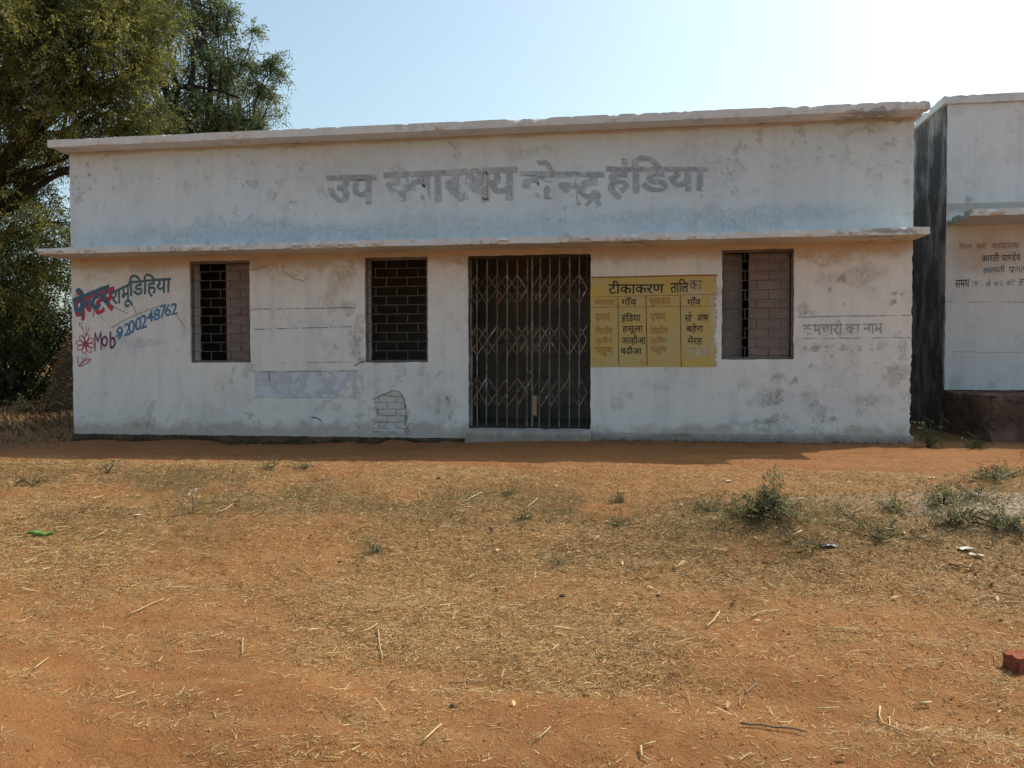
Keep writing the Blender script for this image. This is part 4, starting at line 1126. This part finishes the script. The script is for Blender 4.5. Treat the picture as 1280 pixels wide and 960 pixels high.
# ------------------------------------------------------------------ weeds
def gpt(px, py):
    """sighting -> point on the real ground surface"""
    d = at(px, py, 1.0) - CAM; d.normalize(); t = 1.5
    while t < 40:
        p = CAM + d * t
        if p.z <= float(ground_h(p.x, p.y)): break
        t += .02
    return Vector((p.x, p.y, float(ground_h(p.x, p.y))))
def weed(px, py, h, spread, n, label, mat=None, leaf=.028, group='low weeds growing on the red ground'):
    b = gpt(px, py); t = root('weed', b, label, 'weed', group); mb = MB(); C_ = []; 
    n = max(4, int(n * .62))
    for i in range(n):
        a = random.uniform(0, 6.28); l = h * random.uniform(.45, 1.0); sp = spread * random.uniform(.1, 1)
        s = b + Vector((math.cos(a) * .004, math.sin(a) * .004, -.01)); e = b + Vector((math.cos(a) * sp, math.sin(a) * sp * .8, l))
        e.z += float(ground_h(e.x, e.y)) - b.z
        s.z = float(ground_h(s.x, s.y)) - .01
        pth = wobble_path(s, e, 5, .03)
        V_, F_ = tube_rings(pth, [.0035, .003, .0028, .0024, .002, .0012], 3); mb.add(V_, F_)
        for p in pth[1:]: C_.append(p)
    link('stems', mb.mesh('stems'), M['bark'], t)
    Q, tint = leaves(np.array([tuple(c_) for c_ in C_]), np.full(len(C_), .03), 1, leaf, .1, .42)
    leaf_object('leaves', Q, tint, mat or (M['leaf_weed'] if h < .25 or 'tallest' not in label else M['leaf_fresh']), t)
weed(962, 640, .21, .12, 26, 'tallest dusty green weed on the low heap right of the gate')
weed(940, 645, .08, .28, 24, 'wide low weed spreading left from the tallest weed')
weed(985, 650, .08, .25, 16, 'low weed just right of the tallest weed', leaf=.022)
weed(885, 640, .09, .30, 12, 'sparse brown weed well left of the tallest weed', leaf=.02)
weed(1178, 632, .13, .12, 14, 'small upright weed above the ash patch')
weed(1195, 660, .10, .18, 14, 'small weed at the right end of the ash patch')
weed(1115, 640, .07, .10, 8, 'tiny weed in the middle of the ash patch')
weed(1245, 600, .11, .35, 22, 'broad brown weed near the platform of the neighbouring building')
weed(1262, 665, .10, .35, 24, 'dark weed patch at the right edge of the photograph')
weed(1225, 625, .08, .3, 16, 'thin weed between the two right hand weeds', leaf=.02)
weed(1100, 672, .08, .35, 18, 'creeping weed below the ash patch', leaf=.02)
weed(1010, 690, .05, .25, 10, 'flat weed among dead leaves below the heap', leaf=.018)
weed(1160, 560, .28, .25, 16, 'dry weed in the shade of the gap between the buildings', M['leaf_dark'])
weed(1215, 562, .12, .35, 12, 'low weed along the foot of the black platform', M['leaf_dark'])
weed(470, 690, .05, .05, 6, 'tiny green tuft left of the middle of the ground', leaf=.018)
weed(637, 616, .04, .13, 9, 'small bright green patch in front of the gate', leaf=.018)
weed(700, 708, .04, .09, 8, 'tiny green tuft below the gate', leaf=.016)
weed(770, 630, .04, .06, 6, 'dark little tuft right of the gate', M['leaf_dark'], .018)
weed(775, 658, .05, .15, 10, 'flat dull green weed below the yellow board', leaf=.016)
weed(135, 590, .10, .12, 10, 'thin sprig standing at the shadow edge on the left', leaf=.018)
weed(330, 585, .07, .20, 10, 'low weed at the shadow edge under the first window', leaf=.018)
weed(385, 583, .06, .25, 10, 'second low weed along the shadow edge', leaf=.018)
weed(40, 605, .05, .12, 7, 'dark low tuft in the straw near the left edge', M['leaf_dark'], .018)
weed(650, 650, .05, .2, 9, 'dark flat tuft in the middle of the straw', M['leaf_dark'], .016)
weed(30, 520, .35, .6, 30, 'knee high brown weeds in the shade left of the building', M['leaf_weed'], .05, 'shaded weeds left of the building')
weed(75, 515, .30, .5, 26, 'brown weeds at the foot of the straw mound', M['leaf_weed'], .05, 'shaded weeds left of the building')
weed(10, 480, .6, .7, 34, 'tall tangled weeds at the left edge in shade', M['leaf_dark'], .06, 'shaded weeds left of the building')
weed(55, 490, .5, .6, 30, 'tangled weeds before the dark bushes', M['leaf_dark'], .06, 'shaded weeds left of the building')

P_ = scatter(15000, -6.6, -2.6, lambda x, y: np.clip(1.2 * np.exp(-(((x + 3.6) / 3.0) ** 2 + ((y + 3.9) / .9) ** 2)) * sstep(.42, .6, fbm(x, y, 1.6, 4)) + .9 * np.exp(-(((x + .6) / 1.6) ** 2 + ((y + 4.3) / .7) ** 2)) * sstep(.42, .6, fbm(x, y, 2.3, 4, 3)) + 1.2 * np.exp(-(((x - 1.2) / 1.5) ** 2 + ((y + 4.6) / .6) ** 2)) + .9 * np.exp(-(((x - 3.3) / 1.1) ** 2 + ((y + 3.9) / .8) ** 2)), 0, 1))
n = len(P_); a = rng.uniform(0, 3.14, n); hgt = rng.uniform(.01, .05, n); s_ = np.stack([np.cos(a), np.sin(a), np.zeros(n)], 1) * .0018
top = P_ + np.stack([rng.normal(0, .03, n), rng.normal(0, .03, n), hgt], 1)
o = leaf_object('dry_stubble', np.stack([P_ - s_, P_ + s_, top + s_ * .3, top - s_ * .3], 1), rng.uniform(0, .8, n), M['stubble'])
tag(o, 'short dull green and brown stubble in patches among the straw', 'grass', kind='stuff')
n = 26000
x = rng.uniform(-16, -7.42, n); y = rng.uniform(-1.2, 9.5, n)
k_ = rng.random(n) < sstep(-1.3, .6, y) * (.35 + .65 * (fbm(x, y, 1.2, 3, 71) > .47))
x, y = x[k_], y[k_]; P_ = np.column_stack([x, y, ground_h(x, y)])
a = rng.uniform(0, 3.14, len(P_)); hgt = rng.uniform(.04, .17, len(P_)) * sstep(-1.5, 2, y) ; s_ = np.stack([np.cos(a), np.sin(a), np.zeros(len(a))], 1) * .012
top = P_ + np.stack([rng.normal(0, .08, len(a)), rng.normal(0, .08, len(a)), hgt], 1)
o = leaf_object('rough_grass', np.stack([P_ - s_, P_ + s_, top + s_ * .2, top - s_ * .2], 1), rng.uniform(0, .3, len(P_)), M['straw'])
tag(o, 'rough brownish grass in the shade left of the building', 'grass', kind='stuff')

# moss tufts along the dark foot of the wall (uncountable)
n = 1700
x = rng.uniform(XL, XR, n); y = -.04 - np.abs(rng.normal(0, .05, n))
keep = ~((x > -2.2) & (x < -.5)) & (rng.random(n) < np.where(x < -2, .8, .5))
x, y = x[keep], y[keep]
P_ = np.column_stack([x, y, ground_h(x, y)])
a = rng.uniform(0, 3.14, len(P_)); hgt = rng.uniform(.006, .045, len(P_)) * rng.uniform(.3, 1, len(P_)); s_ = np.stack([np.cos(a), np.sin(a), np.zeros(len(a))], 1) * .006
top = P_ + np.stack([rng.normal(0, .035, len(a)), rng.normal(0, .015, len(a)), hgt], 1)
o = leaf_object('wall_foot_grass', np.stack([P_ - s_, P_ + s_, top + s_ * .2, top - s_ * .2], 1), rng.uniform(0, .7, len(P_)), M['leaf_dark'])
tag(o, 'short dark grass and moss along the foot of the wall', 'grass', kind='stuff')

# ------------------------------------------------------------------ single things lying about
def stalk(pts, r, label, mat=None, name='straw_stalk', cat='straw stalk', group=None):
    P = [gpt(*p) for p in pts]
    path = []
    for i in range(len(P) - 1):
        for t in (0, .5): path.append(P[i].lerp(P[i + 1], t))
    path.append(P[-1])
    for i, p in enumerate(path): p.z = float(ground_h(p.x, p.y)) + r + .006 + .008 * abs(mnoise.noise(p * 5))
    r *= .62
    V_, F_ = tube_rings(path, [r * (1 - .35 * i / len(path)) for i in range(len(path))], 6)
    o = link(name, pydata(name, V_, F_, True), mat or M['stalk'])
    tag(o, label, cat, group)
M['stalk'] = simple('pale_split_straw', (.58, .43, .22), (.44, .30, .14), 40, .55, .2)
M['twig'] = simple('grey_brown_twig', (.20, .13, .085), (.12, .075, .05), 30, .8, .4)
GS = 'long pale straw stalks on the ground'
stalk([(160, 772), (190, 756), (205, 752)], .006, 'longest pale straw stalk on the bare red soil at left', group=GS)
stalk([(42, 838), (60, 825)], .005, 'pale straw stalk low at the far left of the bare soil', group=GS)
stalk([(528, 931), (540, 920), (551, 911)], .006, 'thick pale straw stalk at the bottom of the foreground, just left of centre', group=GS)
stalk([(883, 787), (899, 769)], .007, 'bright straight stalk slanting up, in the straw right of centre', group=GS)
stalk([(938, 777), (946, 772), (971, 768)], .006, 'bent pale stalk right beside the bright slanting one', group=GS)
stalk([(1038, 791), (1072, 792)], .006, 'level pale stalk lying right of the bent one', group=GS)
stalk([(1099, 890), (1098, 902), (1103, 910), (1128, 921)], .006, 'hooked pale stalk curling down in the right foreground', group=GS)
stalk([(1148, 888), (1163, 886)], .010, 'short thick whitish chip of straw in the right foreground', group=GS)
stalk([(1018, 892), (1048, 890)], .004, 'thin level stalk left of the hooked stalk', group=GS)
stalk([(925, 911), (950, 912), (985, 916), (1008, 923)], .007, 'long brown curved twig lying in the right foreground', M['twig'], 'twig', 'twig')
stalk([(667, 932), (680, 921), (687, 914)], .005, 'small forked pale stalk left of the bottom centre', group=GS)
stalk([(800, 940), (801, 952), (812, 958)], .006, 'dark ended crooked stalk at the bottom edge', group=GS)
stalk([(803, 938), (818, 934)], .005, 'short stalk lying over the crooked one at the bottom edge', group=GS)
stalk([(448, 796), (462, 790), (471, 784)], .006, 'kinked pale stalk in the straw left of centre', group=GS)
stalk([(472, 790), (474, 812), (478, 828)], .005, 'stalk pointing at the camera below the kinked one', group=GS)
stalk([(399, 952), (425, 953)], .004, 'thin level stalk by the bottom edge, left of centre', group=GS)
stalk([(330, 843), (345, 844)], .004, 'short level stalk on the bare soil left of centre', group=GS)
stalk([(303, 800), (302, 822)], .004, 'thin stalk pointing at the camera on the bare red soil', group=GS)
stalk([(580, 630), (602, 618)], .006, 'pale stalk before the left half of the gate', group=GS)
stalk([(655, 640), (672, 625)], .006, 'pale stalk before the right half of the gate', group=GS)
stalk([(262, 646), (280, 640), (290, 632)], .006, 'pale stalk beside the short upright stake', group=GS)
stalk([(105, 675), (130, 667)], .006, 'pale stalk right of the green pod', group=GS)
stalk([(985, 676), (1002, 668)], .010, 'broad pale strip lying among the weeds', group=GS)
stalk([(998, 682), (1020, 686), (1045, 684)], .008, 'grey stick among the dead leaves below the weeds', M['twig'], 'twig', 'twig')
stalk([(1140, 673), (1160, 682), (1180, 686)], .008, 'dark twig below the ash patch', M['twig'], 'twig', 'twig')
stalk([(1185, 712), (1215, 716)], .010, 'thick dark twig near the torn white paper', M['twig'], 'twig', 'twig')
stalk([(1240, 745), (1260, 750), (1285, 755)], .006, 'thin dark twig at the right edge', M['twig'], 'twig', 'twig')
stalk([(560, 858), (600, 858), (640, 853)], .003, 'thin dark thread of stem in the straw left of centre', M['twig'], 'twig', 'twig')
stalk([(1098, 668), (1115, 667)], .009, 'pale strip lying level in the weeds below the ash patch', group=GS)

# short stake with a pale rag on top
b = gpt(241, 640); st = root('stake', b, 'short upright stake with a pale folded scrap stuck on top, left part of the ground', 'stake')
V_, F_ = tube_rings([b + Vector((0, 0, -.05)), b + Vector((.005, 0, .08)), b + Vector((-.004, 0, .15))], [.010, .009, .008], 6)
link('stick', pydata('stick', V_, F_, True), simple('pale_stick', (.40, .28, .17), (.28, .18, .1), 30), st)
bm = bmesh.new(); bmesh.ops.create_grid(bm, x_segments=5, y_segments=3, size=.034)
for v in bm.verts: v.co.z = .012 * math.sin(v.co.x * 60) - abs(v.co.y) * .5; v.co.y *= .6
me = bpy.data.meshes.new('scrap'); bm.to_mesh(me); bm.free()
M['scrap'] = simple('dirty_white_paper', (.66, .62, .54), (.48, .42, .34), 25, .7, .3)
o = link('scrap', me, M['scrap'], st, b + Vector((.0, 0, .165)), (0, R(-12), .3))
# green pod / gourd leaf
b = gpt(50, 669)
def pod():
    V_ = []; F_ = []; nseg, nr = 16, 8
    for i in range(nseg + 1):
        t = i / nseg; r = .022 * math.sin(math.pi * min(.98, max(.03, t))) ** .6 * (1 + .15 * math.sin(t * 22))
        for k in range(nr):
            a = 2 * math.pi * k / nr
            V_.append(((t - .5) * .19, math.cos(a) * r * (1.5 + .25 * math.sin(3 * a + i)), .016 + math.sin(a) * r * .8 + .008 * math.sin(t * 7)))
    for i in range(nseg):
        for k in range(nr): F_.append((i * nr + k, i * nr + (k + 1) % nr, (i + 1) * nr + (k + 1) % nr, (i + 1) * nr + k))
    F_.append(tuple(range(nr))); F_.append(tuple(nseg * nr + k for k in reversed(range(nr))))
    return pydata('rolled_leaf', V_, F_, True)
o = link('rolled_leaf', pod(), simple('fresh_rolled_green_leaf', (.07, .16, .03), (.16, .26, .06), 25, .5, .4), None, b, (0, 0, R(14)))
tag(o, 'fresh bright green rolled leaf lying on the straw at far left', 'leaf')
# broken brick at the right edge
b = gpt(1275, 838)
bm = bmesh.new(); bmesh.ops.create_cube(bm, size=1); bmesh.ops.subdivide_edges(bm, edges=bm.edges[:], cuts=5, use_grid_fill=True)
for v in bm.verts:
    v.co = Vector((v.co.x * .15, v.co.y * .10, v.co.z * .065))
    q = mnoise.noise_vector(v.co * 22) * .012 + mnoise.noise_vector(v.co * 60) * .004; v.co += q
    if v.co.x > .04: v.co.z -= (v.co.x - .04) * .5
me = bpy.data.meshes.new('broken_brick'); bm.to_mesh(me); bm.free()
o = link('broken_brick', me, simple('broken_red_brick', (.20, .05, .026), (.32, .10, .05), 18, .95, .9, dist=.012, third=(.12, .035, .022)), None, b + Vector((0.02, 0, .028)), (0, 0, .3))
tag(o, 'broken red brick lying at the right edge of the foreground', 'brick')
b = gpt(915, 640)
o = link('broken_brick', me.copy(), None, None, b + Vector((0, 0, .01)), (0, 0, .9)); o.scale = (.55, .6, .6)
tag(o, 'small red brick fragment among the weeds left of the tallest one', 'brick')
# torn white paper
def paper(px, py, s, label, rz, mat=None, name='torn_paper', cat='paper scrap'):
    b = gpt(px, py); bm = bmesh.new(); bmesh.ops.create_grid(bm, x_segments=8, y_segments=5, size=1)
    for v in bm.verts:
        x, y = v.co.x, v.co.y
        k = 1 + .35 * mnoise.noise(Vector((math.atan2(y, x) * 1.5, px, 0)))
        v.co = Vector((x * s * k, y * s * .55 * k, .010 + .35 * s * abs(mnoise.noise(Vector((x * 1.4 + px, y * 1.6, 3))))))
    me = bpy.data.meshes.new(name); bm.to_mesh(me); bm.free()
    m = link(name, me, mat or M['scrap'], None, b, (0, 0, rz)); tag(m, label, cat)
paper(1205, 690, .045, 'torn white paper scrap lying right of the ash patch', .6)
paper(1220, 697, .035, 'smaller crumpled scrap touching the torn white paper', -.4)
paper(1165, 600, .03, 'pale scrap on the ground before the gap between the buildings', .2)
paper(658, 648, .022, 'tiny white scrap in the straw below the gate', .5)
paper(172, 645, .022, 'tiny pale scrap left of the stake', .1)
paper(910, 603, .03, 'pale chip lying just beyond the tallest weed', .9)
paper(1035, 685, .05, 'crumpled grey blue plastic wrapper among dead leaves', .15, simple('grey_blue_plastic', (.16, .17, .20), (.26, .27, .3), 20, .35, .2), 'plastic_wrapper', 'wrapper')
# dark clumps of dung or bark
M['clump'] = simple('dark_brown_clump', (.09, .045, .025), (.16, .085, .045), 25, .95, .9, dist=.01)
def clump(px, py, s, label, n=3):
    b = gpt(px, py); bm = bmesh.new()
    for i in range(n):
        r = bmesh.ops.create_icosphere(bm, subdivisions=2, radius=s * random.uniform(.5, 1))
        off = Vector((random.uniform(-s, s), random.uniform(-s, s) * .6, s * .2)) if i else Vector((0, 0, s * .2))
        for v in r['verts']:
            v.co = v.co * (1 + .5 * mnoise.noise(v.co / s * 1.5 + Vector((px + i, 0, 0)))); v.co.z *= .55; v.co += off
    me = bpy.data.meshes.new('clod'); bm.to_mesh(me); bm.free()
    tag(link('clod', me, M['clump'], None, b), label, 'clod')
clump(702, 746, .022, 'dark crumbly clod in the straw below the gate', 1)
clump(424, 702, .014, 'small dark clod left of the middle, in the straw', 1)
clump(566, 884, .018, 'dark clod in the straw edge of the foreground', 1)
clump(1250, 778, .020, 'dark clod near the right edge above the brick', 1)
clump(822, 746, .018, 'dark red clod right of the centre straw', 1)
clump(548, 598, .022, 'dark clod on the path before the second window', 1)
clump(885, 583, .015, 'small clod at the end of the roof shadow', 1)
